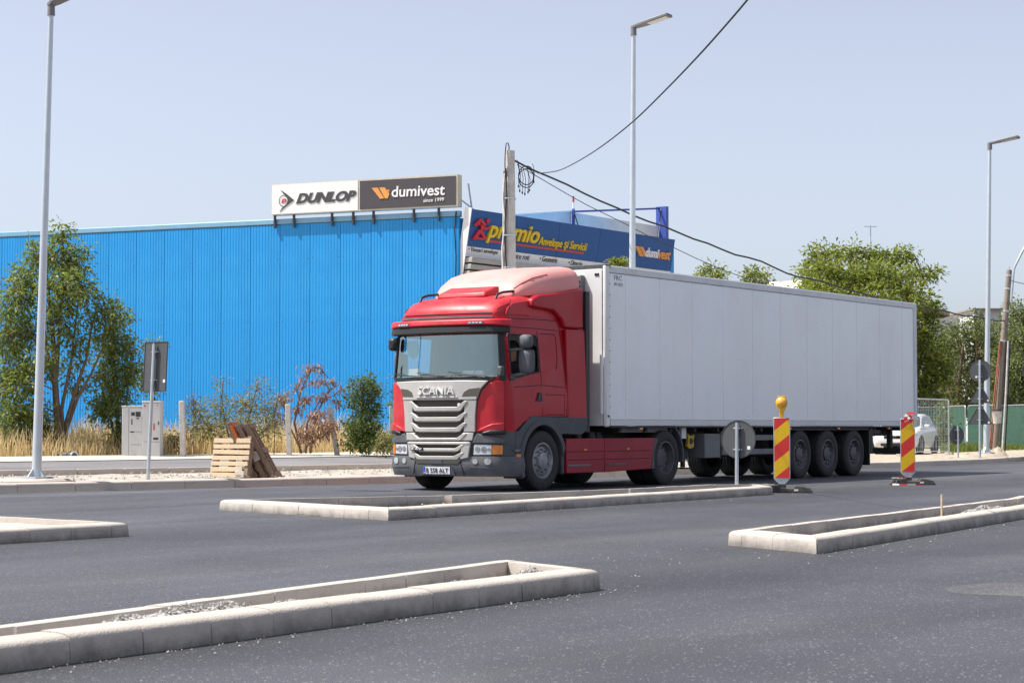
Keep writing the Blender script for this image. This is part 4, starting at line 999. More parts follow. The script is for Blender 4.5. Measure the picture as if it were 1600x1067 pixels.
# ---- grille
gb = wplate('grille', [(-.66, .53), (.66, .53), (.72, .97), (.76, 1.45), (.93, 1.83), (-.93, 1.83), (-.76, 1.45), (-.72, .97)], .004, .016, M['mesh_dark'], tk)
wplate('grille_top', [(-.755, 1.52), (.755, 1.52), (.81, 1.68), (.88, 1.76), (.955, 1.835), (.5, 1.845), (-.5, 1.845), (-.955, 1.835), (-.88, 1.76), (-.81, 1.68)], .016, .07, M['grille'], gb, bevel=.012)
for f in (lambda p: p, mir):
    wplate('grille_side', f([(-.725, .985), (-.52, .985), (-.53, 1.2), (-.54, 1.52), (-.755, 1.52), (-.73, 1.25)]), .016, .062, M['grille'], gb, bevel=.01)
    wplate('grille_gill', f([(-.50, 1.575), (-.765, 1.58), (-.815, 1.72), (-.63, 1.70), (-.535, 1.65)]), .066, .073, M['mesh_dark'], gb)
def bowl(z_top, z_bot, wt, wb, thick, name='slat', off=.075):
    """bar below a slot: its ends rise on both sides"""
    wplate(name, [(-wb, z_bot), (wb, z_bot), (wt, z_top), (wt - .06, z_top), (wb - .06, z_bot + thick), (-wb + .06, z_bot + thick), (-wt + .06, z_top), (-wt, z_top)], .016, off, M['grille'], gb, bevel=.008)
    wplate(name + '_lip', [(-wb + .05, z_bot - .012), (wb - .05, z_bot - .012), (wb - .05, z_bot + .006), (-wb + .05, z_bot + .006)], .016, off - .02, M['grille'], gb)
for zt, zb, wt, wb in ((1.50, 1.335, .60, .47), (1.31, 1.165, .59, .46), (1.14, .99, .58, .45)): bowl(zt, zb, wt, wb, .07)
bowl(.965, .845, .58, .46, .045, off=.07)
for f in (lambda p: p, mir): wplate('grille_side', f([(-.68, .843), (-.46, .843), (-.49, .975), (-.70, .975)]), .016, .058, M['grille'], gb, bevel=.01)
wplate('grille_split', [(-.62, .822), (.62, .822), (.625, .838), (-.625, .838)], .016, .06, M['mesh_dark'], gb)
bowl(.775, .665, .54, .43, .05); bowl(.645, .525, .54, .41, .06)
for f in (lambda p: p, mir): wplate('grille_side', f([(-.61, .56), (-.46, .53), (-.48, .70), (-.485, .82), (-.65, .82)]), .016, .07, M['grille'], gb, bevel=.01)
wplate('grille_bar', [(-.63, .775), (.63, .775), (.64, .82), (-.64, .82)], .016, .075, M['grille'], gb, bevel=.01)
wplate('badge', [(.27, .672), (.54, .677), (.54, .725), (.27, .72)], .075, .095, M['black'], gb)
bd = MB(); p = S(-.44, 1.44, .05); bd.cyl(p, p + Vector((-.015, 0, 0)), .032, .028, 12); bd.build('emblem', M['silver_letters'], gb)
nose_text('R 410', M['white_board'], gb, .52, .687, .23, .035, .096, .004, .2, .01)
nose_text('SCANIA', M['silver_letters'], gb, .375, 1.612, .745, .13, .07, .035, 0, .014)
wplate('name_ledge', [(-.42, 1.555), (.42, 1.555), (.42, 1.578), (-.42, 1.578)], .068, .085, M['grille'], gb, bevel=.006)
# ---- bumper, lamps, plate
def band(name, mat, za, zb, off, amax, parent, rows=4, bevel=0, th=.04):
    m = MB(); A = list(np.linspace(-amax, amax, 60)); zs = np.linspace(za, zb, rows)
    rws = [[S(a, zs[0], -th) for a in A]] + [[S(a, z, off(z) if callable(off) else off) for a in A] for z in zs] + [[S(a, zs[-1], -th) for a in A]]
    return m.grid(rws).build(name, mat, parent, smooth=45, fix=False)
ol_ = outline(.5); wf1 = ol_[4] + ol_[3] * (math.pi / 2 - ol_[5]) + .72 - ol_[6] - .40
bmp = band('bumper', M['plastic_mid'], .25, .585, lambda z: .035 + .03 * math.sin((z - .25) / .335 * math.pi), wf1 + .40, tk, 7)
band('lamp_surround', M['plastic'], .59, 1.0, .002, wf1 + .40, tk, 4)
for f in (lambda p: p, mir):
    wplate('lamp_brow', f([(-1.2, .795), (-.66, .80), (-.71, .90), (-.75, .965), (-.92, .93), (-1.2, .87)]), .003, .05, M['plastic_mid'], tk, cut=.05, bevel=.02)
    hl = wplate('headlight', f([(-1.0, .61), (-.685, .605), (-.70, .785), (-1.0, .775)]), .003, .035, M['glass_lamp'], tk, cut=.04, bevel=.01)
    wplate('indicator', f([(-1.17, .62), (-1.01, .615), (-1.01, .772), (-1.17, .765)]), .003, .036, M['amber'], hl, cut=.04)
    for ac, rr in ((-.765, .045), (-.875, .05), (-.96, .028)):
        q = [(ac + rr * math.cos(t), .70 + rr * math.sin(t)) for t in np.linspace(0, 6.283, 14, endpoint=False)]
        wplate('reflector', f(q), .035, .041, M['rim'], hl, cut=.03)
    for ac, rr in ((-.73, .045), (-.94, .055)):
        q = [(ac + rr * math.cos(t), .50 + rr * math.sin(t)) for t in np.linspace(0, 6.283, 16, endpoint=False)]
        fg = wplate('fog_lamp', f(q), .06, .072, M['glass_lamp'], bmp, cut=.03)
    wplate('bumper_groove', f([(-1.1, .385), (-.62, .40), (-.62, .408), (-1.1, .393)]), .055, .073, M['steel_grey'], bmp)
    wplate('bumper_joint', f([(-.53, .27), (-.52, .27), (-.45, .52), (-.46, .52)]), .055, .07, M['black'], bmp)
wplate('lower_intake', [(-.42, .46), (.42, .46), (.48, .535), (-.48, .535)], .05, .072, M['mesh_dark'], bmp)
wplate('tow_cover', [(-.12, .462), (.12, .462), (.12, .533), (-.12, .533)], .05, .08, M['plastic_mid'], bmp)
wplate('plate_recess', [(-.36, .27), (.36, .27), (.30, .42), (-.30, .42)], .05, .072, M['plastic'], bmp)
pl = wplate('number_plate', [(-.27, .285), (.27, .285), (.27, .405), (-.27, .405)], .073, .082, M['plate'], tk, cut=.3)
wplate('plate_band', [(.225, .287), (.268, .287), (.268, .403), (.225, .403)], .082, .0835, M['eu_blue'], pl, cut=.3)
nose_text('B 558 ALT', M['ink'], pl, .205, .306, .445, .08, .0832, .004, 0, .006)
nose_text('RO', M['plate'], pl, .262, .293, .03, .022, .084, .003)
# ---- side lower panels with the wheel arch
FWX, WR = 1.31, .505
def arc(cx, cz, r, a0, a1, n=14): return [(cx + r * math.cos(R(a)), cz + r * math.sin(R(a))) for a in np.linspace(a0, a1, n)]
for s in (-1, 1):
    fy = lambda a, b, c: (a, s * c, b)
    m = MB(); m.prism([(.52, 1.0), (.60, 1.0), (.95, 1.245), (2.70, 1.235), (2.66, 1.0), (2.5, .93), (2.05, .95)] + arc(FWX, .5, .66, 42, 165, 16) + [(.655, .615), (.52, .615)], fy, 1.0, 1.232); m.build('arch_panel', M['plastic'], tk, bevel=.01)
    m = MB(); pol = arc(FWX, .5, .70, 18, 205, 26) + arc(FWX, .5, .60, 205, 5, 26); m.prism(pol, fy, .86, 1.255); m.build('wheel_arch', M['plastic'], tk, bevel=.012)
    m = MB(); m.box(1.90, 1.97, s * 1.05 - .18, s * 1.05 + .18, .26, .75); m.build('mudguard_rear', M['plastic'], tk, bevel=.02)
    m = MB(); m.box(.46, .72, s * 1.04 - .14, s * 1.04 + .14, .25, .62); m.build('step_box', M['plastic'], tk, bevel=.02)
    for z in (.285, .56): m = MB(); m.box(.47, .70, s * 1.14 - .09, s * 1.14 + .09, z, z + .05); m.build('step', M['plastic_mid'], tk, bevel=.012)
    m = MB(); m.box(.47, .68, s * 1.235 - .008, s * 1.235 + .012, .66, .70); m.build('side_strip', M['steel_grey'], tk)
    m = MB(); m.box(.50, .62, s * 1.245 - .012, s * 1.245 + .012, .57, .62); m.build('side_marker', M['amber'], tk)
    # skirts
    xs_ = [2.02, 3.25, 4.86]
    for i, (xa, xb) in enumerate(zip(xs_, xs_[1:])):
        pol = [(xa + .006, .27), (xb - .006, .27 if i == 0 else .30), (xb - .006 + (.13 if i else 0), .87), (xa + .006, .87)]
        m = MB(); m.prism(pol, fy, 1.15, 1.235); sk = m.build('side_skirt', M['red_skirt'], tk, bevel=.012)
        for z in (.50, .64): MB().bar((xa + .03, s * 1.236, z), (xb - .03, s * 1.236, z), .006, .012).build('crease', M['seam'], sk)
        MB().box((xa + xb) / 2 - .06, (xa + xb) / 2 + .03, s * 1.238 - .006, s * 1.238 + .006, .66, .69).build('side_marker', M['amber'], sk)
        MB().box(xa + .05, xa + .75, s * 1.238 - .006, s * 1.238 + .006, .39, .42).build('step_slot', M['rim_dark'] if i else M['steel_grey'], sk)
    m = MB(); m.prism([(4.87, .30), (4.97, .30), (5.10, .86), (4.99, .86)], fy, 1.1, 1.235); m.build('skirt_end', M['plastic_mid'], tk, bevel=.01)
    m = MB(); m.prism(arc(5.39, .52, .66, -10, 80, 12) + arc(5.39, .52, .62, 80, -10, 12), fy, .66, 1.24); m.build('rear_mudguard', M['plastic_mid'], tk, bevel=.008)
    m = MB(); m.box(2.05, 4.85, s * 1.0 - .16, s * 1.0 + .15, .30, .86); m.build('tank', M['steel_grey'], tk, bevel=.05)
# chassis
m = MB(); m.box(.3, 6.3, -.45, -.37, .62, .90); m.box(.3, 6.3, .37, .45, .62, .90)
for x in (.4, 2.9, 4.4, 6.2): m.box(x, x + .15, -.37, .37, .66, .86)
m.box(2.75, 4.6, -.55, .55, .90, .94); m.build('chassis_frame', M['chassis'], tk)
m = MB(); m.lathe([(0, 1.0), (.48, 1.0), (.5, 1.04), (.48, 1.1), (0, 1.1)], lambda a, b, c: (a + 5.0, b, c), 24); m.build('fifth_wheel', M['chassis'], tk)
m = MB(); m.box(.45, 2.4, -.9, .9, .62, 1.2); m.build('engine', M['chassis'], tk)
m = MB(); m.box(2.95, 3.2, -.3, .5, .95, 2.3); m.build('rear_stack', M['chassis'], tk, bevel=.02)
for x, y in ((3.0, -.8), (3.3, -.9), (3.6, -.85)): MB().cyl((x, y, .87), (x, y, .98), .10, .08, 12).build('filler_cap', M['black'], tk)
for y in (-.5, -.3): MB().tube([(2.85, y, 1.7), (3.0, y - .05, 1.45), (3.15, y + .03, 1.4), (3.38, y, 1.75)], .018, 6).build('air_hose', M['cable'], tk, smooth=60)
# ---- wheels
def wheel_meshes(width, kind):
    rT, rR = WR, .295; h = width / 2
    t = MB(); prof = [(rR - .01, -h * .86), (rR + .02, -h * .98), (rR + .09, -h * 1.02), (rT - .07, -h * 1.0), (rT - .02, -h * .93), (rT, -h * .8)]
    gro = []
    for k in range(4):
        yc = (-.52 + k * .347) * h; gro += [(rT + .002, yc - .016), (rT - .014, yc - .012), (rT - .014, yc + .012), (rT + .002, yc + .016)]
    prof += gro + [(rT, h * .8), (rT - .02, h * .93), (rT - .07, h * 1.0), (rR + .09, h * 1.02), (rR + .02, h * .98), (rR - .01, h * .86)]
    t.lathe(prof, lambda a, b, c: (a, c, b), 56, closed=True)
    r = MB()       # outer face looks to -y
    if kind == 'front': pr = [(rR + .012, -h * .95), (rR - .01, -h * .97), (rR - .03, -h * .80), (.245, -h * .55), (.235, -h * .70), (.16, -h * .78), (.145, -h * .78), (.135, -h * 1.0), (.08, -h * 1.06), (0, -h * 1.06)]
    elif kind == 'drive': pr = [(rR + .012, -h * .97), (rR - .012, -h * .98), (rR - .02, -h * .6), (.25, -h * .1), (.2, h * .05), (.17, h * .05), (.165, -h * .35), (.12, -h * .40), (.0, -h * .40)]
    else: pr = [(rR + .012, -h * .95), (rR - .012, -h * .97), (rR - .03, -h * .75), (.235, -h * .42), (.185, -h * .46), (.15, -h * .46), (.14, -h * .80), (.10, -h * .86), (0, -h * .86)]
    r.lathe(pr, lambda a, b, c: (a, c, b), 40, cap0=False)
    bl = MB(); br = {'front': .188, 'drive': .19, 'trailer': .19}[kind]; by = {'front': -.76, 'drive': .05, 'trailer': -.46}[kind] * h
    for k in range(10):
        a = 2 * math.pi * k / 10 + .2; bl.cyl((br * math.cos(a), by + .01, br * math.sin(a)), (br * math.cos(a), by - .05, br * math.sin(a)), .021, .016, 8)
    return t.mesh('tyre', 40), r.mesh('rim', 35), bl.mesh('wheel_nuts', 40)
WM = {k: wheel_meshes(w, k) for k, w in (('front', .32), ('drive', .30), ('trailer', .385))}
def wheel(parent, x, y, s, kind, full=True):
    e = bpy.data.objects.new('wheel', None); C.objects.link(e); e.parent = parent; e.location = (x, y, WR - .004); e.empty_display_size = .1
    if s > 0: e.rotation_euler = (0, 0, math.pi)
    a, b, c = WM[kind]
    rot = (0, random.uniform(0, 6.28), 0)
    for nm, me, mt in (('tyre', a, 'rubber'), ('rim', b, 'rim' if kind == 'front' else 'rim_dark'), ('wheel_nuts', c, 'rim')):
        if not full and nm != 'tyre': continue
        o = link(nm, me, M[mt], e); o.rotation_euler = rot
        if nm == 'wheel_nuts': stuff(o)
for s in (-1, 1):
    wheel(tk, FWX, s * 1.075, s, 'front'); wheel(tk, 5.39, s * 1.085, s, 'drive'); wheel(tk, 5.39, s * .75, s, 'drive', False)
m = MB(); m.cyl((5.39, -1.0, .5), (5.39, 1.0, .5), .11, .11, 12); m.lathe([(.05, -.25), (.24, -.12), (.24, .12), (.05, .25)], lambda a, b, c: (a + 5.39, c, b + .5), 16); m.cyl((FWX, -1.0, .47), (FWX, 1.0, .47), .07, .07, 10); m.build('axle', M['chassis'], tk)
# ---- mirrors
for s in (-1, 1):
    e = MB(); 
    def mshell(x, y, z0, z1, w, d, name):
        m = MB(); rows = []
        for z, k in ((z0, .55), (z0 + .03, .9), (z0 + .1, 1), (z1 - .1, 1), (z1 - .03, .92), (z1, .5)):
            rows.append([Vector((x - d * k * .5 + (d * k) * (.5 - .5 * math.cos(t)) * 1.0, s * (y + w * .5 * k * math.sin(t)), z)) for t in np.linspace(0, 2 * math.pi, 17)])
        m.grid(rows); m.f.append(tuple(range(16))[::-1]); m.f.append(tuple(range(len(m.v) - 17, len(m.v) - 1))); return m.build(name, M['plastic_mid'], tk, smooth=50)
    my_ = 1.44 if s < 0 else 1.24
    mm_ = mshell(.52, my_, 1.96, 2.36, .30 if s < 0 else .2, .17, 'mirror'); mshell(.50, my_, 2.375, 2.60, .27 if s < 0 else .2, .19, 'wide_mirror')
    MB().box(.625, .632, s * my_ - .09, s * my_ + .09, 1.99, 2.33).build('mirror_glass', M['car_glass'], mm_)
    MB().bar((.45, s * 1.12, 2.35), (.50, s * (my_ - .04), 2.365), .05, .05).build('mirror_arm', M['plastic_mid'], tk, bevel=.012)
    MB().bar((.45, s * 1.17, 1.92), (.50, s * (my_ - .04), 1.955), .06, .05).build('mirror_arm', M['plastic_mid'], tk, bevel=.012)
    m = MB(); m.tube([(.40, s * 1.18, 1.90), (.46, s * 1.24, 1.87)], .035, 8); m.build('mirror_foot', M['plastic_mid'], tk)
m = MB(); m.obox((.20, -1.14, 1.99), (.10, .10, .17)); m.build('kerb_mirror', M['plastic_mid'], tk, bevel=.025)
MB().tube([(.16, .92, 2.62), (.10, .98, 2.58), (.08, .98, 2.50)], .015, 6).build('front_mirror_arm', M['black'], tk)
m = MB(); m.obox((.12, 1.06, 2.48), (.14, .16, .22)); m.build('front_mirror', M['black'], tk, bevel=.05)
MB().tube([(.42, -1.12, 2.66), (.46, -1.12, 2.95), (.52, -1.11, 3.2)], .006, 5).build('aerial', M['black'], tk); MB().tube([(.38, -1.13, 2.58), (.42, -1.12, 2.78)], .016, 6).build('aerial_foot', M['grille'], tk)
# ---- inside the cab
m = MB(); m.box(.4, 2.5, -1.05, 1.05, 1.2, 1.25); m.build('cab_floor', M['interior_dark'], tk)
m = MB(); m.box(2.05, 2.1, -1.04, 1.04, 1.25, 2.9); m.build('bunk_wall', M['interior'], tk)
m = MB(); m.box(.4, 2.5, -1.03, 1.03, 2.91, 2.935); m.build('headlining', M['interior'], tk)
m = MB(); m.prism([(.26, 1.30), (.75, 1.30), (.70, 1.80), (.55, 1.92), (.30, 1.88)], lambda a, b, c: (a, c, b), -1.0, 1.0); m.build('dashboard', M['interior'], tk, bevel=.03)
for y in (-.62, .62):
    m = MB(); m.box(1.05, 1.55, y - .26, y + .26, 1.45, 1.65); st = m.build('seat', M['interior_dark'], tk, bevel=.05)
    m = MB(); m.obox((1.62, y, 2.05), (.16, .48, .85), Matrix.Rotation(R(8), 3, 'Y')); m.build('seat_back', M['interior_dark'], st, bevel=.05)
m = MB(); rr = [Vector((.86 + .10 * math.sin(t), -.62 + .23 * math.cos(t), 1.90 + .20 * math.sin(t))) for t in np.linspace(0, 2 * math.pi, 25)]; m.tube(rr, .017, 6); m.cyl((.86, -.62, 1.90), (.66, -.62, 1.68), .03, .03, 8); m.build('steering_wheel', M['interior_dark'], tk, smooth=60)
m = MB(); m.obox((.24, -.55, 1.945), (.06, .40, .12), Matrix.Rotation(R(-25), 3, 'Y')); m.build('paper_sheet', M['curtain'], tk)
m = MB(); m.obox((.24, .70, 1.98), (.05, .22, .16)); m.build('paper_sheet', M['curtain'], tk)
m = MB(); m.prism([(-.10, .12), (.10, .12), (.13, -.02), (.07, -.16), (0, -.2), (-.07, -.16), (-.13, -.02)], lambda a, b, c: (.19 + c, .70 + a, 2.42 + b), 0, .02); m.build('pennant', M['teal'], tk)
m = MB(); m.box(.16, .18, -.72, -.55, 2.28, 2.55); m.tube([(.17, -.63, 2.6), (.17, -.63, 2.28), (.17, -.62, 1.96)], .008, 5); m.build('hanging_charm', M['black'], tk)
m = MB(); m.tube([(.15, .08, 2.62), (.13, .16, 2.45), (.14, .20, 2.2), (.13, .22, 1.95)], .012, 5); m.build('camera_cable', M['black'], tk)
m = MB(); m.lathe([(0, 0), (.05, 0), (.05, .004), (0, .004)], lambda a, b, c: (.25 + c, a + .90, b * 1.3 + 2.02), 16); m.build('vignette_sticker', M['weed'], tk)

# ---- driver, seated, left arm on the door
dr = thing('person', 'driver in a dark shirt seated behind the open side window of the truck', 'person', (TX + 1.32, TY - .62, 1.65))
def skinned(name, pts, edges, rad, mat, parent, root=0, sub=1):
    me = bpy.data.meshes.new(name); me.from_pydata(pts, edges, []); o = link(name, me, mat, parent)
    md = o.modifiers.new('skin', 'SKIN'); md.use_smooth_shade = True
    sv = me.skin_vertices[0].data
    for i, r in enumerate(rad): sv[i].radius = (r, r) if not isinstance(r, tuple) else r
    sv[root].use_root = True
    s = o.modifiers.new('sub', 'SUBSURF'); s.levels = s.render_levels = sub
    return o
pts = [(.0,0,.08),(.02,0,.25),(.04,0,.42),(.0,0,.52),(-.01,0,.58),(-.03,0,.66),(-.05,0,.76),(-.04,0,.84),
       (0,-.19,.48),(-.14,-.34,.30),(-.36,-.27,.24),(-.42,-.22,.25), (0,.19,.48),(-.13,.27,.24),(-.38,.20,.28),(-.44,.17,.30),
       (-.05,-.10,.06),(-.42,-.14,.10),(-.52,-.14,-.25),(-.62,-.14,-.30),(-.05,.10,.06),(-.42,.14,.10),(-.52,.14,-.25),(-.62,.14,-.30)]
ed_ = [(0,1),(1,2),(2,3),(3,4),(4,5),(5,6),(6,7),(2,8),(8,9),(9,10),(10,11),(2,12),(12,13),(13,14),(14,15),(0,16),(16,17),(17,18),(18,19),(0,20),(20,21),(21,22),(22,23)]
rad = [.13,(.13,.16),(.12,.17),.06,.055,(.085,.075),(.10,.082),.07, .07,.052,.038,.036,.07,.052,.038,.036,.09,.075,.05,.05,.09,.075,.05,.05]
body = skinned('body', pts, ed_, rad, M['skin'], dr)
sh = skinned('shirt', [(.0,0,.06),(.02,0,.25),(.04,0,.42),(.01,0,.50),(0,-.19,.48),(-.07,-.27,.39),(0,.19,.48),(-.07,.24,.36)], [(0,1),(1,2),(2,3),(2,4),(4,5),(2,6),(6,7)], [.15,(.15,.185),(.14,.19),.07,.085,.072,.085,.072], M['shirt'], dr)
hr = MB(); hr.lathe([(.0, .135), (.06, .12), (.098, .07), (.106, .0), (.10, -.045)], lambda a, b, c: (a * 1.05 - .015, b * .9, c + .775), 18); hr.build('hair', M['hair'], dr, fix=False)
MB().tube([(-.13, 0, .735), (-.155, 0, .715), (-.135, 0, .70)], [.012, .018, .012], 6).build('nose', M['skin'], dr)
for y in (-.035, .035): MB().lathe([(0, 0), (.012, 0), (.012, .01), (0, .012)], lambda a, b, c: (-.128 - c, y + a, .755 + b), 8).build('eye', M['ink'], dr)
for y in (-.085, .085): MB().lathe([(0, 0), (.025, 0), (.025, .012), (0, .015)], lambda a, b, c: (-.05 + a, y + (c if y > 0 else -c), .745 + b * 1.4), 8).build('ear', M['skin'], dr)
MB().bar((-.135, -.022, .675), (-.135, .022, .675), .008, .01).build('mouth', M['shirt'], dr)
for hx, hy, hz, s in ((-.42, -.22, .25, -1), (-.44, .17, .30, 1)):
    for k, (dy, ln) in enumerate(((-.028, .062), (-.010, .07), (.010, .072), (.028, .066))):
        skinned('finger', [(hx - .01, hy + dy, hz + .005), (hx - .03 - ln * .4, hy + dy, hz + .01), (hx - .035 - ln * .6, hy + dy, hz - .02), (hx - .02 - ln * .4, hy + dy, hz - .04)], [(0,1),(1,2),(2,3)], [.010, .0095, .009, .008], M['skin'], body)
    skinned('thumb', [(hx + .01, hy - s * .03, hz), (hx - .03, hy - s * .05, hz - .015), (hx - .05, hy - s * .035, hz - .035)], [(0,1),(1,2)], [.012, .011, .009], M['skin'], body)

# ================================================================== trailer
TF, TR_ = 3.25, 16.80; HW = 1.255; ZB, ZT = 1.07, 3.945
tl_ = thing('semi_trailer', 'long white box semi-trailer coupled behind the red truck', 'trailer', (TX, TY, 0))
m = MB(); m.box(TF + .03, TR_ - .03, -HW + .03, HW - .03, ZB + .02, ZT - .02); m.build('box_core', M['trailer_seam'], tl_)
seams = [30.49 - TX + 1.21 * i for i in range(11)]
edges_ = [TF + .14] + seams + [TR_ - .12]
for s in (-1, 1):
    for i, (a, b) in enumerate(zip(edges_, edges_[1:])):
        m = MB(); m.box(a + (.045 if i else 0), b - (.045 if i < len(edges_) - 2 else 0), s * HW - .035 if s > 0 else -HW, HW if s > 0 else -HW + .035, ZB + .135, ZT - .13); m.build('wall_panel', M['trailer'], tl_, bevel=.004)
    for q in seams:
        m = MB(); ya = HW - .004; m.box(q - .041, q + .041, s * ya - .03 if s > 0 else -ya, ya if s > 0 else -ya + .03, ZB + .135, ZT - .13); m.build('joint_strip', M['trailer'], tl_)
    y0, y1 = sorted((s * (HW - .04), s * (HW + .018)))
    m = MB(); m.box(TF + .1, TR_ - .05, y0, y1, ZT - .125, ZT); m.build('top_rail', M['trailer_rail'], tl_, bevel=.012)
    m = MB(); m.box(TF + .16, TR_ - .05, y0, y1, ZB + .02, ZB + .13); m.build('bottom_rail', M['trailer_rail'], tl_, bevel=.008)
    m = MB(); m.box(TF + .16, TR_ - .05, y0 + .004, y1 - .004, ZB - .012, ZB + .016); m.build('rail_lip', M['chassis'], tl_)
    m = MB(); m.box(TF - .02, TF + .135, y0 - .01, y1 + .008, ZB, ZT + .004); m.build('corner_post', M['white_lit'], tl_, bevel=.03)
    m = MB(); m.box(TR_ - .13, TR_ + .03, y0 - .005, y1 + .006, ZB - .01, ZT + .006); m.build('rear_post', M['trailer_rail'], tl_, bevel=.012)
    m = MB()
    for z in np.arange(ZB + .15, ZT - .1, .20): m.cyl((TF + .11, s * (HW + .02), z), (TF + .11, s * (HW + .032), z), .011, .011, 6)
    m.build('rivet_row', M['sign_rim'], tl_)
m = MB(); m.box(TF - .01, TF + .16, -HW - .02, HW + .02, ZT - .05, ZT + .022); m.build('front_cap', M['plastic'], tl_, bevel=.01)
m = MB(); m.box(TF + .1, TR_, -HW, HW, ZT - .02, ZT + .012); m.build('roof', M['white_lit'], tl_)
for i in range(4):
    m = MB(); a = -HW + .05 + i * (2 * HW - .1) / 4; m.box(TF - .03, TF + .02, a + .004, a + (2 * HW - .1) / 4 - .004, ZB + .02, ZT - .06); m.build('front_panel', M['white_lit'], tl_, bevel=.004)
m = MB(); m.box(TF - .16, TF - .03, -.85, -.25, 2.2, 3.78); m.build('bulkhead_unit', M['steel_grey'], tl_, bevel=.02)
m = MB(); m.box(TF - .3, TF - .03, -.2, 1.0, 1.9, 3.86); m.build('cooling_unit', M['white_lit'], tl_, bevel=.05)
m = MB()
for k in range(6): m.box(TF - .17, TF - .16, -.82, -.3, 3.3 + k * .07, 3.335 + k * .07)
m.build('vent_slats', M['black'], tl_)
MB().box(TF - .1, TF - .035, -1.235, -1.20, 1.3, 2.35).build('gap_seal', M['white_lit'], tl_)
MB().obox((TF + .06, -HW - .02, ZB + .19), (.07, .02, .035)).build('front_marker', M['black'], tl_)
MB().obox((TF - .03, -1.1, ZT - .16), (.03, .09, .05)).build('front_marker', M['black'], tl_, bevel=.01)
yt = -HW - .0025
text('lettering', 'FRC', M['mark_blue'], tl_, (TF + .30, yt, ZT - .245), (1, 0, 0), (0, 0, 1), .26, .085, .001)
text('lettering', '09-2021', M['mark_blue'], tl_, (TF + .30, yt, ZT - .345), (1, 0, 0), (0, 0, 1), .29, .055, .001)
for k in range(3):
    m = MB(); q0 = TR_ + .003; 
m = MB(); m.box(TR_ - .02, TR_ + .02, -HW + .06, -.01, ZB + .05, ZT - .1); m.build('rear_door', M['trailer'], tl_); m = MB(); m.box(TR_ - .02, TR_ + .02, .01, HW - .06, ZB + .05, ZT - .1); m.build('rear_door', M['trailer'], tl_)
# underframe
m = MB()
for s in (-1, 1): m.box(TF + .4, TR_ - .1, s * .55 - .06, s * .55 + .06, .86, ZB)
for x in np.arange(TF + .6, TR_ - .1, .9): m.box(x, x + .08, -HW + .08, HW - .08, .98, ZB - .001)
m.build('underframe', M['chassis'], tl_)
TWX = [10.90, 12.20, 13.51]
for x in TWX:
    for s in (-1, 1): wheel(tl_, x, s * 1.05, s, 'trailer')
    m = MB(); m.cyl((x, -.95, .5), (x, .95, .5), .075, .075, 12); m.box(x - .25, x + .25, -.62, -.48, .55, .86); m.box(x - .25, x + .25, .48, .62, .55, .86); m.build('axle', M['chassis'], tl_)
for s in (-1, 1):
    ya, yb = sorted((s * 1.0, s * 1.235))
    m = MB(); m.box(10.15, 14.25, ya, yb, 1.0, 1.045); m.build('mudguard', M['chassis'], tl_)
    m = MB(); m.box(14.22, 14.27, s * 1.05 - .2, s * 1.05 + .2, .22, 1.0); m.build('mud_flap', M['black'], tl_)
    m = MB(); m.box(10.12, 10.2, ya, yb, .55, 1.04); m.build('mudguard_front', M['steel_grey'], tl_)
    m = MB(); m.box(14.35, 14.47, s * 1.12 - .1, s * 1.12 + .1, .50, 1.04); m.box(14.47, 15.0, s * 1.14 - .03, s * 1.14 + .03, .92, 1.0); m.build('rear_bracket', M['chassis'], tl_)
    for z in (.52, .80):
        m = MB(); y0, y1 = sorted((s * 1.20, s * 1.235)); m.box(7.55, 10.08, y0, y1, z, z + .11); m.build('side_guard', M['steel_grey'], tl_, bevel=.008)
    for x in (7.7, 8.9, 9.95): MB().box(x, x + .06, s * 1.185 - .015, s * 1.185 + .012, .5, 1.0).build('guard_stay', M['chassis'], tl_)
    m = MB(); y0, y1 = sorted((s * .85, s * 1.235)); m.box(6.85, 7.46, y0, y1, .47, .94); tb_ = m.build('tool_box', M['steel_grey'], tl_, bevel=.015)
    MB().box(7.47, 7.5, y0, y1 - .01, .45, .98).build('box_edge', M['black'], tl_)
    # landing gear
    m = MB(); m.box(6.42, 6.56, s * .95 - .07, s * .95 + .07, .45, 1.05); m.cyl((6.49, s * .95, .30), (6.49, s * .95, .45), .05, .05, 8); m.obox((6.49, s * .95, .28), (.26, .22, .03)); m.build('landing_leg', M['chassis'], tl_)
    m = MB(); y = s * 1.06; m.add([(6.40, y, .70), (6.46, y, .66), (6.62, y, .67), (6.66, y, .72), (6.63, y, .80), (6.68, y, .93), (6.60, y, .90), (6.50, y, .90), (6.42, y, .94), (6.44, y, .80)] + [(q[0], q[1] + s * .05, q[2]) for q in [(6.40, y, .70), (6.46, y, .66), (6.62, y, .67), (6.66, y, .72), (6.63, y, .80), (6.68, y, .93), (6.60, y, .90), (6.50, y, .90), (6.42, y, .94), (6.44, y, .80)]], [tuple(range(10))[::-1], tuple(range(10, 20))] + [(i, (i + 1) % 10, 10 + (i + 1) % 10, 10 + i) for i in range(10)]); cp = m.build('crank_bracket', M['yellow_bits'], tl_)
    MB().cyl((6.54, y + s * .05, .80), (6.54, y + s * .06, .80), .06, .06, 12).build('hub', M['black'], cp)
    m = MB(); m.box(6.15, 6.32, s * 1.1 - .03, s * 1.1 + .03, .85, 1.06); m.build('bracket', M['trailer_rail'], tl_)
    for x in (4.4, 7.9, 10.3, 12.6, 15.2): MB().box(x, x + .10, s * (HW + .0) - .02, s * (HW + .0) + .014, ZB - .05, ZB - .014).build('side_marker', M['amber'], tl_)
m = MB(); m.box(3.9, 5.9, -1.12, -1.02, .97, 1.06); m.build('pallet_rack', M['steel_grey'], tl_)
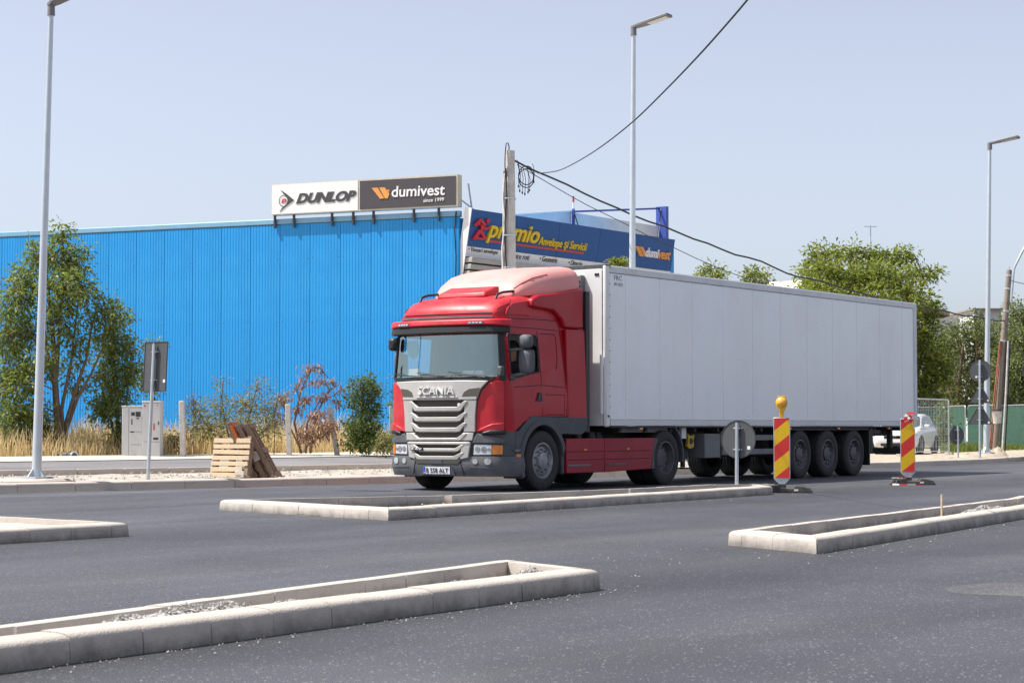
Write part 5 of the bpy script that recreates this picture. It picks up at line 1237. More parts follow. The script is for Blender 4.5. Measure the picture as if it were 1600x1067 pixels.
m = MB(); m.box(TR_ - .35, TR_ - .23, -1.15, 1.15, .44, .58); m.box(TR_ - .33, TR_ - .2, -.75, -.65, .58, 1.0); m.box(TR_ - .33, TR_ - .2, .65, .75, .58, 1.0); m.build('rear_bumper', M['chassis'], tl_)
for s in (-1, 1): MB().box(TR_ - .1, TR_ - .02, s * .9 - .1, s * .9 + .1, .80, .86).build('tail_lamp', M['red_lens'], tl_)
m = MB(); m.lathe([(0, -.5), (.16, -.5), (.19, -.45), (.19, .45), (.16, .5), (0, .5)], lambda a, b, c: (8.4 + c, a * 1.0, b + .78), 16); m.build('air_tank', M['chassis'], tl_)
# ================================================================== signs and beacons
def sign_post(label, base, boards, top, lean=(0, 0), r=.03, normal=(-1, 0, 0), group=None):
    t = thing('road_sign', label, 'road sign', base, group=group)
    n = Vector(normal).normalized(); sd = Vector((-n.y, n.x, 0)); upv = Vector((lean[0], lean[1], 1)).normalized()
    MB().tube([upv * -.1, upv * top], r, 12).build('post', M['galv'], t, smooth=50)
    MB().tube([upv * top, upv * (top + .012)], [r * 1.05, r * .8], 12).build('post_cap', M['sign_rim'], t)
    for kind, zc, w, h, st in boards:
        if kind == 'round': poly = [(w / 2 * math.cos(a), h / 2 * math.sin(a)) for a in np.linspace(0, 2 * math.pi, 40, endpoint=False)]
        elif kind == 'tri': poly = [(-w / 2, -h / 2), (w / 2, -h / 2), (w / 2 * .08, h / 2), (-w / 2 * .08, h / 2)]
        else: poly = [(-w / 2, -h / 2), (w / 2, -h / 2), (w / 2, h / 2), (-w / 2, h / 2)]
        c = upv * zc - n * (r + .02)
        P3 = lambda a, b, cc: c + sd * a + upv * b - n * cc
        m = MB(); m.prism(poly, P3, 0, .004); bd = m.build('board', M['sign_back'], t)
        rim = [(a * (1 + .012 / max(w / 2, .01)), b * (1 + .012 / max(h / 2, .01))) for a, b in poly]; k = len(poly)
        m = MB(); vs = [P3(a, b, -.008) for a, b in rim] + [P3(a, b, -.008) for a, b in poly] + [P3(a, b, .012) for a, b in rim]
        m.add(vs, [(i, (i + 1) % k, k + (i + 1) % k, k + i) for i in range(k)] + [(i, (i + 1) % k, 2 * k + (i + 1) % k, 2 * k + i) for i in range(k)]); m.build('rim', M['sign_rim'], t, fix=False)
        for zz in ((-.28 * h), (.30 * h)):
            m = MB(); m.obox(c + upv * zz + n * .03, (.05, .10, .025), Matrix((n, sd, upv)).transposed()); m.build('clamp', M['galv'], t, bevel=.004)
            for q in (-.075, .075): p = c + upv * zz + sd * q; MB().cyl(p + n * .005, p + n * .03, .011, .009, 8).build('bolt', M['galv'], t)
        if st:
            m = MB(); m.prism([(st[0] - .025, st[1] - .025), (st[0] + .025, st[1] - .025), (st[0] + .025, st[1] + .03), (st[0] - .025, st[1] + .03)], P3, -.002, -.0005); m.build('sticker', M['sticker'], t)
    return t
b = PZ(231, 751, 35.2)
# looking along +x the local sd axis points to the picture's right for normal (-1,0,0): sd = (0,-1,0)
sign_post('rectangular road sign seen from behind, left of the pallets', (b.x, b.y, .12), [('rect', 2.02, .54, .86, (.23, -.26))], 2.42, (.02, -.035), .032, (-1, .0, 0))
b = PZ(1151, 757, 32.4)
sign_post('round road sign seen from behind on the island before the trailer', (b.x, b.y, .0), [('round', .87, .60, .60, (.19, -.14))], 1.135, (.0, -.01), .031, (-1, -.05, 0))
b = PZ(1531, 713, 58)
sign_post('three-board signpost with one round and two triangular backs at right', (b.x, b.y, .15), [('round', 2.55, .62, .62, (-.11, -.18)), ('tri', 1.88, .62, .52, (.22, -.2)), ('tri', 1.28, .70, .56, (.25, -.24))], 2.86, (.0, -.01), .035, (-1, -.25, 0))
b = PZ(1497, 716, 58)
sign_post('small round sign turned edgewise between the mesh fence and the lamp', (b.x, b.y, .1), [('round', .72, .52, .52, None)], .98, (0, 0), .03, (-.55, -1.1, 0))

def beacon(label, loc, yaw, lamp=False, tape=False):
    t = thing('traffic_beacon', label, 'beacon', loc, yaw, group='striped works beacons on the road')
    W2, Z0, Z1 = .135, .225, 1.225            # board looks to local -y
    m = MB(); m.prism([(-W2, Z0), (W2, Z0), (W2, Z1), (-W2, Z1)], lambda a, b, c: (a, c, b), 0, .055); m.prism([(-W2, Z0 - .002), (-.015, .10), (.015, .10), (W2, Z0 - .002)], lambda a, b, c: (a, c, b), .004, .05); bd = m.build('board', M['galv'], t, bevel=.006)
    w = W2 - .012; z0, z1 = Z0 + .012, Z1 - .012
    def clip(poly, f):
        out = []
        for i, p in enumerate(poly):
            q = poly[(i + 1) % len(poly)]; fp, fq = f(p), f(q)
            if fp >= 0: out.append(p)
            if (fp >= 0) != (fq >= 0): s = fp / (fp - fq); out.append((p[0] + (q[0] - p[0]) * s, p[1] + (q[1] - p[1]) * s))
        return out
    rect = [(-w, z0), (w, z0), (w, z1), (-w, z1)]; sl = .80; stp = .258; k0 = z1 - .20 + w * sl * 0
    edges = [z1 + .3] + [z1 - .205 - stp * i for i in range(6)]
    for i, (hi, lo) in enumerate(zip(edges, edges[1:])):
        # stripe lies between the lines z = lo + sl*(x+w) and z = hi + sl*(x+w)
        po = clip(clip(rect, lambda p: p[1] - (lo + sl * (p[0] + w))), lambda p: (hi + sl * (p[0] + w)) - p[1])
        if len(po) > 2: MB().prism(po, lambda a, b, c: (a, c, b), -.003, .0).build('stripe', M['bea_red'] if i % 2 == 0 else M['bea_yellow'], bd)
    # foot: recycled rubber with a carrying notch
    m = MB(); m.prism([(-.42, .0), (.42, .0), (.36, .085), (.20, .12), (.13, .12), (.11, .075), (-.11, .075), (-.13, .12), (-.20, .12), (-.36, .085)], lambda a, b, c: (a + .08, c, b), -.20, .20); m.build('foot', M['rubber_base'], t, bevel=.012)
    m = MB(); m.box(-.06, .06, -.09, .12, .07, .14); m.build('socket', M['rubber_base'], t, bevel=.01)
    m = MB(); m.box(-.30, -.12, -.17, .10, .1215, .128); m.build('dusty_top', M['dust_base'], t, bevel=.005)
    m = MB(); m.box(.2, .27, -.206, -.201, .03, .06); m.build('reflector', M['sticker'], t)
    if lamp:
        m = MB(); m.box(-.035, .035, .0, .055, Z1, Z1 + .11); ln = m.build('lamp_stem', M['bea_lamp'], t, bevel=.008)
        yy = lambda a, b, c: (a, c + .028, b + Z1 + .245)
        m = MB(); m.lathe([(0, -.055), (.07, -.055), (.094, -.035), (.098, 0), (.094, .035), (.07, .055), (0, .055)], yy, 28); m.box(-.065, .065, -.012, .068, Z1 + .29, Z1 + .355); m.add([(-.09, -.01, Z1 + .2), (.09, -.01, Z1 + .2), (.04, -.01, Z1 + .10), (-.04, -.01, Z1 + .10), (-.09, .066, Z1 + .2), (.09, .066, Z1 + .2), (.04, .066, Z1 + .10), (-.04, .066, Z1 + .10)], [(0,1,2,3),(7,6,5,4),(0,4,5,1),(1,5,6,2),(2,6,7,3),(3,7,4,0)]); m.build('lamp_body', M['bea_lamp'], t, bevel=.004)
        m = MB(); m.lathe([(.075, -.057), (.066, -.075), (.04, -.09), (0, -.096)], yy, 24); m.build('lens', M['bea_lens'], ln, fix=False)
    if tape:
        def ribbon(pts, wd, name='tape'):
            for j in range(len(pts) - 1):
                a, b_ = Vector(pts[j]), Vector(pts[j + 1]); m = MB(); u = Vector((random.uniform(-.3, .3), random.uniform(-.3, .3), 1)).normalized() * wd
                m.add([a - u, b_ - u, b_ + u, a + u], [(0, 1, 2, 3)]); m.build(name, M['tape_white'] if j % 2 else M['tape_red'], t, fix=False)
        rr = random.Random(5)
        ribbon([(rr.gauss(.0, .06), -.02 + rr.gauss(0, .03), Z1 + .0 + i * .008) for i in range(14)], .022)
        ribbon([(-.13, -.012, Z1 - .04), (-.06, -.014, Z1 - .06), (.02, -.016, Z1 - .03), (.08, -.014, Z1 - .08), (.13, -.012, Z1 - .2), (.12, -.016, Z1 - .32)], .014)
        ribbon([(.02, -.02, Z1 + .06), (.12, -.06, Z1 + .04), (.2, -.08, Z1 - .02), (.22, -.1, Z1 - .07)], .014)
        ribbon([(rr.uniform(-.07, .07), -.03, .12 + i * .012) for i in range(7)], .02)
        ribbon([(-.1, -.1, .16), (-.2, -.18, .10), (-.26, -.3, .03), (-.32, -.42, .015), (-.2, -.46, .012), (-.05, -.47, .012), (.1, -.44, .014), (.24, -.4, .012)], .018)
    return t
yawb = math.atan2(-.42, -.90) + math.pi / 2
p1 = PZ(1222, 768, 32.6); p2 = PZ(1419, 757, 37.0)
beacon('red and yellow striped beacon with a yellow warning lamp on top', (p1.x, p1.y, 0), yawb, lamp=True)
beacon('red and yellow striped beacon tied with red-white barrier tape', (p2.x, p2.y, 0), yawb + .06, tape=True)
# spare foot lying beside the first beacon
b = PZ(1196, 769, 33.0)
t = thing('beacon_foot', 'dusty rubber beacon foot lying against the island tip', 'beacon foot', (b.x + .25, b.y + .25, 0), yawb)
MB().prism([(-.42, .0), (.42, .0), (.36, .085), (.20, .12), (-.20, .12), (-.36, .085)], lambda a, b, c: (c, a, b), -.17, .17).build('slab', M['rubber_base'], t, bevel=.015); MB().box(-.05, .05, -.05, .05, .12, .125).build('socket', M['black'], t)

# ================================================================== verge: cabinets, posts, pallets
def cabinet(label, px0, px1, py0, py1, Z, dep, doors):
    a = PZ(px0, py1, Z); b = PZ(px1, py1, Z); w = (b - a).length; top = PZ(px0, py0, Z).z
    d = (b - a).normalized(); yaw = math.atan2(d.y, d.x)
    t = thing('utility_cabinet', label, 'cabinet', (a.x, a.y, .35), yaw, group='grey cabinets at the back of the footway')
    H = top - .35
    MB().box(0, w, 0, dep, 0, H).build('housing', M['cabinet'], t, bevel=.01)
    MB().box(-.015, w + .015, -.02, dep + .02, H, H + .035).build('lid', M['cabinet'], t, bevel=.01)
    for (x0, x1, z0, z1) in doors: 
        MB().box(x0 * w + .006, x1 * w - .006, -.016, -.001, z0 * H + .006, z1 * H - .006).build('door', M['cabinet'], t, bevel=.005)
    return t, w, H
t, w, H = cabinet('grey utility cabinet with two dark meter windows', 190, 222, 636, 716, 46, .4, [(.0, .34, .0, 1.), (.36, 1., .52, .99), (.36, 1., .27, .51), (.36, 1., .0, .26)])
for x0, x1, z0, z1 in ((.46, .64, .83, .90), (.68, .92, .81, .91), (.72, .84, .765, .79), (.47, .52, .66, .77)): MB().box(x0 * w, x1 * w, -.022, -.017, z0 * H, z1 * H).build('meter_window', M['cabinet_dark'], t)
MB().box(.42 * w, .6 * w, -.022, -.017, .50 * H, .525 * H).build('latch', M['sign_rim'], t)
t, w, H = cabinet('taller grey utility cabinet with a small red warning mark', 222, 250, 629, 716, 45.9, .42, [(.0, 1., .30, .99), (.0, 1., .0, .29)])
for x0, x1, z0, z1, mt_ in ((.10, .17, .92, .96, 'line_red'), (.80, .87, .94, .97, 'yellow_bits'), (.62, .70, .50, .62, 'line_red'), (.62, .90, .33, .37, 'cabinet_dark'), (.88, .94, .60, .66, 'sign_rim')): MB().box(x0 * w, x1 * w, -.022, -.017, z0 * H, z1 * H).build('warning_mark', M[mt_], t)
for i, (xb, yb, xt, yt_, Z, lbl) in enumerate([(286, 714, 284, 627, 46, 'upright concrete fence post just right of the cabinets'), (452, 708, 450, 632, 48, 'upright concrete fence post before the withered bush'), (528, 706, 515, 636, 49, 'leaning concrete fence post before the withered bush'), (613.5, 704, 612, 635, 50, 'concrete fence post half hidden by the truck bumper')]):
    a = PZ(xb, yb, Z); b = PZ(xt, yt_, Z); a.z = min(a.z, .36)
    t = thing('fence_post', lbl, 'post', a, group='concrete fence posts')
    d = b - a; MB().bar(Vector((0, 0, -.1)), d, .115, .12, up=(.5, -.8, 0)).build('shaft', M['post'], t, bevel=.012)
    MB().bar(d - d.normalized() * .02, d + d.normalized() * .015, .10, .105, up=(.5, -.8, 0)).build('top_face', M['concrete_pale'], t, bevel=.01)
# corrugated pipe stub at the left tree
b = PZ(104, 713, 45.5)
t = thing('corrugated_pipe', 'grey corrugated pipe end lying by the left tree trunk', 'pipe', (b.x, b.y, .40))
MB().lathe([(.10 + .012 * (i % 2), -.25 + i * .03) for i in range(18)], lambda a, b, c: (a, c, b), 18).build('pipe_body', M['sign_back'], t); MB().lathe([(.085, -.26), (.115, -.26), (.115, -.24), (.085, -.24)], lambda a, b, c: (a, c, b), 18, closed=True).build('rim', M['galv'], t)
# pale pallet standing on edge
PX_, PA, PB = 26.75, 24.62, 25.52
t = thing('pallet', 'pale new pine pallet standing on edge, nearest the kerb', 'pallet', (PX_, (PA + PB) / 2, .135), group='pallets on the verge')
hw = (PB - PA) / 2; tilt = .16
for i in range(7):
    z = .03 + i * .104; m = MB(); m.obox((tilt * z, random.uniform(-.01, .01) + (0 if i > 1 else .06), z + .03), (.022, 2 * hw - (0 if i > 1 else .12), .078 + random.uniform(-.006, .006)), Matrix.Rotation(R(random.uniform(-1, 1)), 3, 'X')); m.build('slat', M['pine'], t, bevel=.003)
for y in (-hw + .05, 0, hw - .05):
    m = MB(); m.bar((.06, y, .0), (.06 + tilt * .76, y, .76), .09, .09, up=(1, 0, 0)); m.build('stringer', M['old_wood'], t, bevel=.004)
for z in (.12, .45, .70):
    m = MB(); m.obox((.115 + tilt * z, 0, z), (.02, 2 * hw, .09)); m.build('back_slat', M['old_wood'], t, bevel=.003)
MB().obox((-.012, -hw + .16, .10), (.018, .22, .075)).build('loose_block', M['post'], t, bevel=.004)
# three weathered pallets leaning to the left against it
rt2 = Vector((_rt.x, _rt.y, 0)); hh = Vector((_h.x, _h.y, 0))
names = ['dark weathered pallet with an orange board, at the back of the leaning pile', 'middle dark pallet of the leaning pile', 'dark weathered pallet outermost right in the leaning pile']
for i, (xb, xt, yt_) in enumerate([(398, 356, 661), (413, 370, 664), (428, 383, 663)]):
    a = PZ(xb, 748, 36.3 + .05 * i); b = PZ(xt, yt_, 36.3 + .05 * i); a.z = .13
    t = thing('pallet', names[i], 'pallet', a, group='pallets on the verge')
    d = (b - a); dn = d.normalized(); th = rt2 - dn * rt2.dot(dn); th.normalize(); wd = dn.cross(th)
    if wd.dot(hh) < 0: wd = -wd
    Mx = Matrix((dn, wd, th)).transposed(); L = d.length
    for j, wv in enumerate((.06, .42, .76)):
        m = MB(); m.obox(dn * (L / 2) + wd * wv, (L, .10, .085), Mx); st = m.build('stringer', M['old_wood'], t, bevel=.005)
        m = MB(); m.obox(dn * (L + .003) + wd * wv, (.006, .096, .08), Mx); m.build('end_grain', M['old_end'], st)
    for j, s in enumerate(np.linspace(.05, .95, 7)):
        m = MB(); m.obox(dn * (L * s) + wd * .41 + th * -.054, (.10, .78, .02), Mx); m.build('slat', M['old_wood'], t, bevel=.003)
        if j % 3 == 0: m = MB(); m.obox(dn * (L * s) + wd * .45 + th * .054, (.10, .82, .02), Mx); m.build('slat', M['orange'] if (i == 0 and j == 6) else M['old_wood'], t, bevel=.003)
    if i == 0: m = MB(); m.obox(dn * (L * .72) + wd * .02 + th * .03, (L * .42, .03, .05), Mx); m.build('painted_batten', M['orange'], t, bevel=.004)
    if i == 2: m = MB(); m.obox(dn * (L * .45) - wd * .08 - th * .10, (.16, .12, .11), Mx); m.build('loose_block', M['old_end'], t, bevel=.006)

# ================================================================== right side: fence panels, cars
def fence_panel(label, a, b, h, net=None, z0=.05):
    t = thing('site_fence', label, 'fence', (a.x, a.y, z0), group='mobile site fence panels')
    v = Vector((b.x - a.x, b.y - a.y, 0)); L = v.length; d = v.normalized(); up = Vector((0, 0, 1)); r = .12
    cs = [d * 0, d * 0 + up * (h - r)] + [d * (r - r * math.cos(q)) + up * (h - r + r * math.sin(q)) for q in np.linspace(.3, 1.57, 5)] + [d * (L - r + r * math.sin(q)) + up * (h - r + r * math.cos(q)) for q in np.linspace(0, 1.3, 5)] + [d * L + up * (h - r), d * L]
    MB().tube(cs, .024, 8).build('frame', M['galv'], t, smooth=60)
    MB().tube([up * .12, d * L + up * .12], .018, 6).build('bottom_bar', M['galv'], t)
    m = MB()
    for s in np.arange(.12, L, .16): m.tube([d * s + up * .12, d * s + up * (h - .02)], .0045, 4, False)
    for z in np.arange(.3, h, .22): m.tube([up * z, d * L + up * z], .0045, 4, False)
    stuff(m.build('wire_mesh', M['galv'], t, fix=False))
    if net:
        f = Vector((d.y, -d.x, 0)); m = MB(); rows = []
        for z in np.linspace(.1, h - .06, 9): rows.append([d * s + up * (z + .01 * math.sin(s * 7)) + f * (.02 + .022 * noise.noise(Vector((s * 2 + a.x, z * 2.5, 0)))) for s in np.linspace(.02, L - .02, 22)])
        m.grid(rows); m.build('debris_net', M['green_net'], t, fix=False)
    for s in (0, L): MB().obox(d * s + up * .0, (.3, .22, .14), Matrix.Rotation(math.atan2(d.y, d.x) + 1.57, 3, 'Z')).build('foot', M['concrete'], t, bevel=.02)
    return t
fence_panel('open wire-mesh fence panel in front of the white car', PZ(1408, 706, 70), PZ(1483, 706, 74), 2.02)
fence_panel('green-netted fence panel left of the three-board signpost', PZ(1478, 702, 92), PZ(1509, 702, 88), 1.95, True)
fence_panel('green-netted fence panel behind the lamp pole', PZ(1513, 702, 88), PZ(1560, 702, 86), 1.95, True)
fence_panel('green-netted fence panel at the right picture edge', PZ(1562, 702, 86), PZ(1625, 702, 80), 1.92, True)
fence_panel('far green-netted fence panel behind the white car', PZ(1425, 702, 97), PZ(1476, 702, 92), 1.95, True)

def car(label, loc, yaw, paint, group):
    """local x runs from the nose (0) to the tail (4.35)"""
    t = thing('parked_car', label, 'car', loc, yaw, group=group)
    secs = [(0, .42, .70, .62), (.06, .30, .78, .74), (.25, .24, .86, .84), (.8, .22, .97, .895), (1.25, .22, 1.02, .90), (2.3, .22, 1.04, .905), (3.4, .22, 1.06, .90), (4.0, .25, 1.06, .87), (4.25, .33, 1.0, .82), (4.35, .45, .9, .72)]
    m = MB(); rows = []
    for x, zb, zt, hw in secs:
        half = [(hw * .55, zb), (hw * .94, zb + .04), (hw, zb + (zt - zb) * .35), (hw * 1.0, zb + (zt - zb) * .65), (hw * .96, zt - .06), (hw * .86, zt), (0, zt + (.05 if x < 1.2 else .02))]
        rows.append([(x, -y, z) for y, z in half] + [(x, y, z) for y, z in reversed(half[:-1])])
    m.grid(rows); m.f.append(tuple(range(13))[::-1]); m.f.append(tuple(range(len(m.v) - 13, len(m.v)))); body = m.build('body', paint, t, smooth=50, fix=False)
    gh = [(1.02, 1.0, .80), (1.35, 1.22, .76), (1.75, 1.47, .68), (2.1, 1.545, .65), (2.9, 1.555, .65), (3.5, 1.50, .64), (3.95, 1.27, .68), (4.15, 1.04, .72)]
    m = MB(); rows = []
    for x, zt, hw in gh:
        zb = .98; half = [(.86, zb), (.86 - (.86 - hw) * .5, zb + (zt - zb) * .5), (hw, zb + (zt - zb) * .9), (hw * .85, zt), (0, zt + .02)]
        rows.append([(x, -y, z) for y, z in half] + [(x, y, z) for y, z in reversed(half[:-1])])
    m.grid(rows); m.build('cabin', paint, t, smooth=45, fix=False)
    def lat(x, f):                                        # point on the cabin side at height fraction f
        for a, b in zip(gh, gh[1:]):
            if a[0] <= x <= b[0]:
                s = (x - a[0]) / (b[0] - a[0]); zt = a[1] + (b[1] - a[1]) * s; hw = a[2] + (b[2] - a[2]) * s; z = .98 + (zt - .98) * f; return (.86 - (.86 - hw) * min(1, f / .9), z)
    for s in (-1, 1):
        for x0, x1 in ((1.42, 2.28), (2.36, 3.2), (3.28, 3.75)):
            m = MB(); rows = []
            for x in np.linspace(x0, x1, 7):
                rows.append([(x, s * (lat(x, f)[0] + .012), lat(x, f)[1]) for f in (.12, .5, .84)])
            m.grid(rows); m.build('side_window', M['car_glass'], t, fix=False)
        m = MB(); m.obox((1.35, s * 1.0, 1.08), (.14, .2, .13)); m.build('wing_mirror', paint, t, bevel=.03)
        m = MB(); m.add([(.08, s * .42, .74), (.12, s * .74, .74), (.38, s * .86, .80), (.40, s * .86, .88), (.16, s * .72, .85), (.09, s * .44, .80)], [(0, 1, 2, 3, 4, 5)]); 
        m2 = MB(); m2.prism([(.44, .70), (.80, .70), (.84, .80), (.48, .79)], lambda a, b, c: (c + .18 * (a - .44), s * a, b), .03, .16); m2.build('headlight', M['glass_lamp'], t, bevel=.01)
        MB().box(4.18, 4.30, s * .74 - .12, s * .74 + .12, .74, .94).build('tail_light', M['red_lens'], t, bevel=.02)
        for x in (.82, 3.45):
            e = bpy.data.objects.new('wheel', None); C.objects.link(e); e.parent = t; e.location = (x, s * .82, .335)
            k = MB(); k.lathe([(.20, -.1), (.30, -.11), (.335, -.08), (.335, .08), (.30, .11), (.20, .1)], lambda a, b, c: (a, c, b), 26, closed=True); k.build('tyre', M['rubber'], e)
            k = MB(); k.lathe([(.21, -.09), (.19, -.06), (.08, -.085), (0, -.085)], lambda a, b, c: (a, c * (1 if s < 0 else -1), b), 20, cap0=False); k.build('rim', M['rim'], e, fix=False)
            k = MB(); k.lathe([(.36, -.13), (.39, -.115), (.39, .1), (.36, .1)], lambda a, b, c: (a + x, c * (1 if s < 0 else -1) + s * .80, max(b + .335, .24)), 26, closed=True); k.build('wheel_arch', M['black'], t)
    m = MB(); rows = []
    for x, zt, hw in ((1.12, 1.09, .74), (1.4, 1.265, .70), (1.70, 1.445, .63)): rows.append([(x - .02, y, zt - .02 * abs(y / hw) + .03) for y in np.linspace(-hw, hw, 7)])
    m.grid(rows); m.build('windscreen', M['car_glass'], t, fix=False)
    m = MB(); m.box(-.01, .06, -.38, .38, .60, .72); m.build('grille', M['black'], t, bevel=.02); m = MB(); m.box(-.02, .05, -.5, .5, .32, .44); m.build('intake', M['black'], t, bevel=.02)
    MB().box(-.025, -.01, -.26, .26, .47, .57).build('number_plate', M['plate'], t)
    return t
fwp = PZ(1439, 710, 76); rr_ = Vector((_rt.x, _rt.y, 0)) * 1.07 + Vector((_h.x, _h.y, 0)) * 2.43
yaw = math.atan2(rr_.y, rr_.x); n_ = Vector((-math.sin(yaw), math.cos(yaw), 0)); d_ = Vector((math.cos(yaw), math.sin(yaw), 0))
loc = fwp - d_ * .82 + n_ * .86; loc.z = 0.01
car('white crossover car parked behind the trailer tail', loc, yaw, M['car_white'], 'cars on the right')
p = PZ(1592, 722, 61)
car('silver car cut off by the right picture edge', (p.x + 4.5, p.y - .80, 0.01), math.pi + .05, M['car_silver'], 'cars on the right')
# ================================================================== plants
def leaves_mesh(name, centres, dirs, lens, wid, mat, parent, droop=.0):
    n = len(centres)
    d = dirs / np.maximum(np.linalg.norm(dirs, axis=1, keepdims=True), 1e-6)
    rv = rng.normal(size=(n, 3)); sd = np.cross(d, rv); sd /= np.maximum(np.linalg.norm(sd, axis=1, keepdims=True), 1e-6)
    nn = np.cross(d, sd); l = lens[:, None]; w = (lens * wid)[:, None]
    v = np.stack([centres - d * l * .5, centres + sd * w * .5 + nn * w * .12, centres + d * l * .5 - np.array([0, 0, 1.]) * l * droop, centres - sd * w * .5 + nn * w * .12], 1).reshape(-1, 3)
    me = bpy.data.meshes.new(name); me.vertices.add(4 * n); me.vertices.foreach_set('co', v.astype(np.float32).ravel())
    me.loops.add(4 * n); me.polygons.add(n)
    me.loops.foreach_set('vertex_index', np.arange(4 * n, dtype=np.int32)); me.polygons.foreach_set('loop_start', np.arange(0, 4 * n, 4, dtype=np.int32)); me.polygons.foreach_set('loop_total', np.full(n, 4, dtype=np.int32))
    me.update(calc_edges=True); me.validate()
    return link(name, me, mat, parent)
def plant(name, label, cat, base, trunks, blobs, leaf, mat, n_clump, per, spread=.18, wid=.4, twig_r=.006, group=None, shell=.5, up=.3, trunk_mat='bark', droop=.15, twig_frac=.5):
    """blobs: (centre, radii) relative to base; leaf clumps hang on real twigs that run back to the stems"""
    t = thing(name, label, cat, base, group=group)
    tm = MB(); stems = []
    for pts, r0, r1 in trunks:
        k = len(pts); tm.tube(pts, [r0 + (r1 - r0) * i / (k - 1) for i in range(k)], 8)
        for i in range(k - 1):
            for s in np.linspace(0, 1, 5)[:-1]: stems.append(Vector(pts[i]).lerp(Vector(pts[i + 1]), s))
    tm.build('trunk', M[trunk_mat], t, smooth=60)
    vol = np.array([b[1][0] * b[1][1] * b[1][2] for b in blobs]) ** .75; vol /= vol.sum()
    cs, ds, ls = [], [], []; tw = MB(); SA = np.array([tuple(s) for s in stems])
    for bi, (c, rad) in enumerate(blobs):
        # a limb into the blob
        cv = Vector(c); j = int(np.argmin(((SA - np.array(c)) ** 2).sum(1) + np.maximum(0, SA[:, 2] - c[2] + .1) * 2)); p = stems[j]
        mid = p.lerp(cv, .5) + Vector((0, 0, .1 * (cv - p).length)); tw.tube([p, mid, cv], [twig_r * 3.2, twig_r * 2.4, twig_r * 1.4], 5)
        for q in range(max(1, int(n_clump * vol[bi]))):
            u = rng.normal(size=3); u /= np.linalg.norm(u); k = shell + (1 - shell) * rng.random() ** .5 if rng.random() < .8 else rng.random()
            k *= 1 + .2 * rng.normal() * (rng.random() < .35)
            cc = np.array(c) + u * np.array(rad) * k
            if cc[2] < .05: cc[2] = .05 + .1 * rng.random()
            if rng.random() < twig_frac: tw.tube([mid.lerp(cv, rng.random()), Vector(cc)], [twig_r, twig_r * .5], 3, False)
            m_ = max(3, int(per * rng.uniform(.5, 1.4))); off = rng.normal(size=(m_, 3)) * spread * np.array([1, 1, .8])
            cs.append(cc + off); dd = off * 1.5 + u * .12 + rng.normal(size=(m_, 3)) * .12 + np.array([0, 0, up * .2 - droop * .4]); ds.append(dd); ls.append(leaf * rng.uniform(.6, 1.3, m_))
    stuff(tw.build('branches', M['twig'], t, smooth=60, fix=False))
    leaves_mesh('crown', np.concatenate(cs), np.concatenate(ds), np.concatenate(ls), wid, mat, t, droop)
    return t
def bl(o, px, py, Z, rx, rz, ry=None):
    p = PZ(px, py, Z) - o; k = Z / FPX; return ((p.x, p.y, p.z), (rx * k, (ry or rx) * k, rz * k))
# left tree
o = PZ(90, 716, 47); o.z = .38
def st(pxs, Z=47): return [tuple(PZ(x, y, Z) - o) for x, y in pxs]
tr1 = [(st([(92, 716), (90, 660), (86, 600), (84, 540), (78, 480), (72, 420)]), .10, .03), (st([(98, 716), (104, 660), (118, 610), (135, 560), (145, 500)]), .07, .02), (st([(92, 640), (80, 580), (70, 520), (58, 450)]), .05, .018), (st([(88, 590), (94, 500), (98, 420), (98, 360)]), .05, .015), (st([(100, 700), (96, 640), (112, 560), (122, 470)]), .06, .015), (st([(104, 670), (122, 620), (142, 585), (160, 545), (172, 510)]), .045, .012)]
B1 = [bl(o, *q) for q in [(98, 365, 47, 16, 26), (88, 400, 47.2, 34, 26), (50, 395, 46.8, 16, 24), (120, 410, 47, 24, 30), (100, 450, 46.6, 44, 32), (45, 440, 47.2, 28, 32), (25, 465, 46.8, 30, 36), (10, 520, 46.6, 26, 40), (40, 520, 47.3, 34, 42), (95, 500, 46.8, 34, 30), (135, 455, 47.3, 18, 26), (150, 490, 47, 16, 26), (172, 500, 47, 22, 24), (190, 495, 47.2, 10, 18), (160, 530, 47, 20, 20), (15, 590, 46.8, 34, 40), (40, 600, 46.4, 30, 38), (70, 560, 46.4, 22, 34), (25, 655, 46.6, 42, 34), (5, 690, 46.3, 30, 24), (60, 670, 46.6, 22, 28), (55, 640, 46.4, 26, 30), (120, 540, 47, 18, 26), (110, 590, 47.4, 16, 26), (130, 610, 47.4, 12, 18)]]
plant('ash_tree', 'tall multi-stemmed green tree behind the left street lamp', 'tree', o, tr1, B1, .135, M['leaf_a'], 1200, 12, .125, .36, .007, droop=.25)
# second tree right of it
o = PZ(182, 712, 47.5); o.z = .38
tr2 = [(st([(184, 712), (184, 660), (180, 600), (178, 540), (176, 480)], 47.5), .06, .015), (st([(182, 700), (172, 650), (160, 610), (150, 580)], 47.5), .035, .012), (st([(186, 690), (196, 640), (202, 590), (204, 545)], 47.5), .035, .01)]
B2 = [bl(o, *q) for q in [(178, 480, 47.5, 10, 22), (182, 530, 47.5, 22, 28), (196, 545, 47.3, 16, 26), (170, 560, 47.7, 16, 22), (180, 590, 47.5, 32, 28), (205, 580, 47.5, 16, 28), (165, 625, 47.4, 20, 22), (185, 640, 47.4, 30, 28), (155, 640, 47.4, 14, 18), (200, 670, 47.5, 18, 24), (178, 690, 47.4, 12, 18), (238, 540, 48.5, 12, 14), (232, 595, 48.2, 16, 26)]]
plant('young_tree', 'slimmer dense green tree left of the utility cabinets', 'tree', o, tr2, B2, .10, M['leaf_a'], 620, 13, .11, .42, .005, droop=.2)
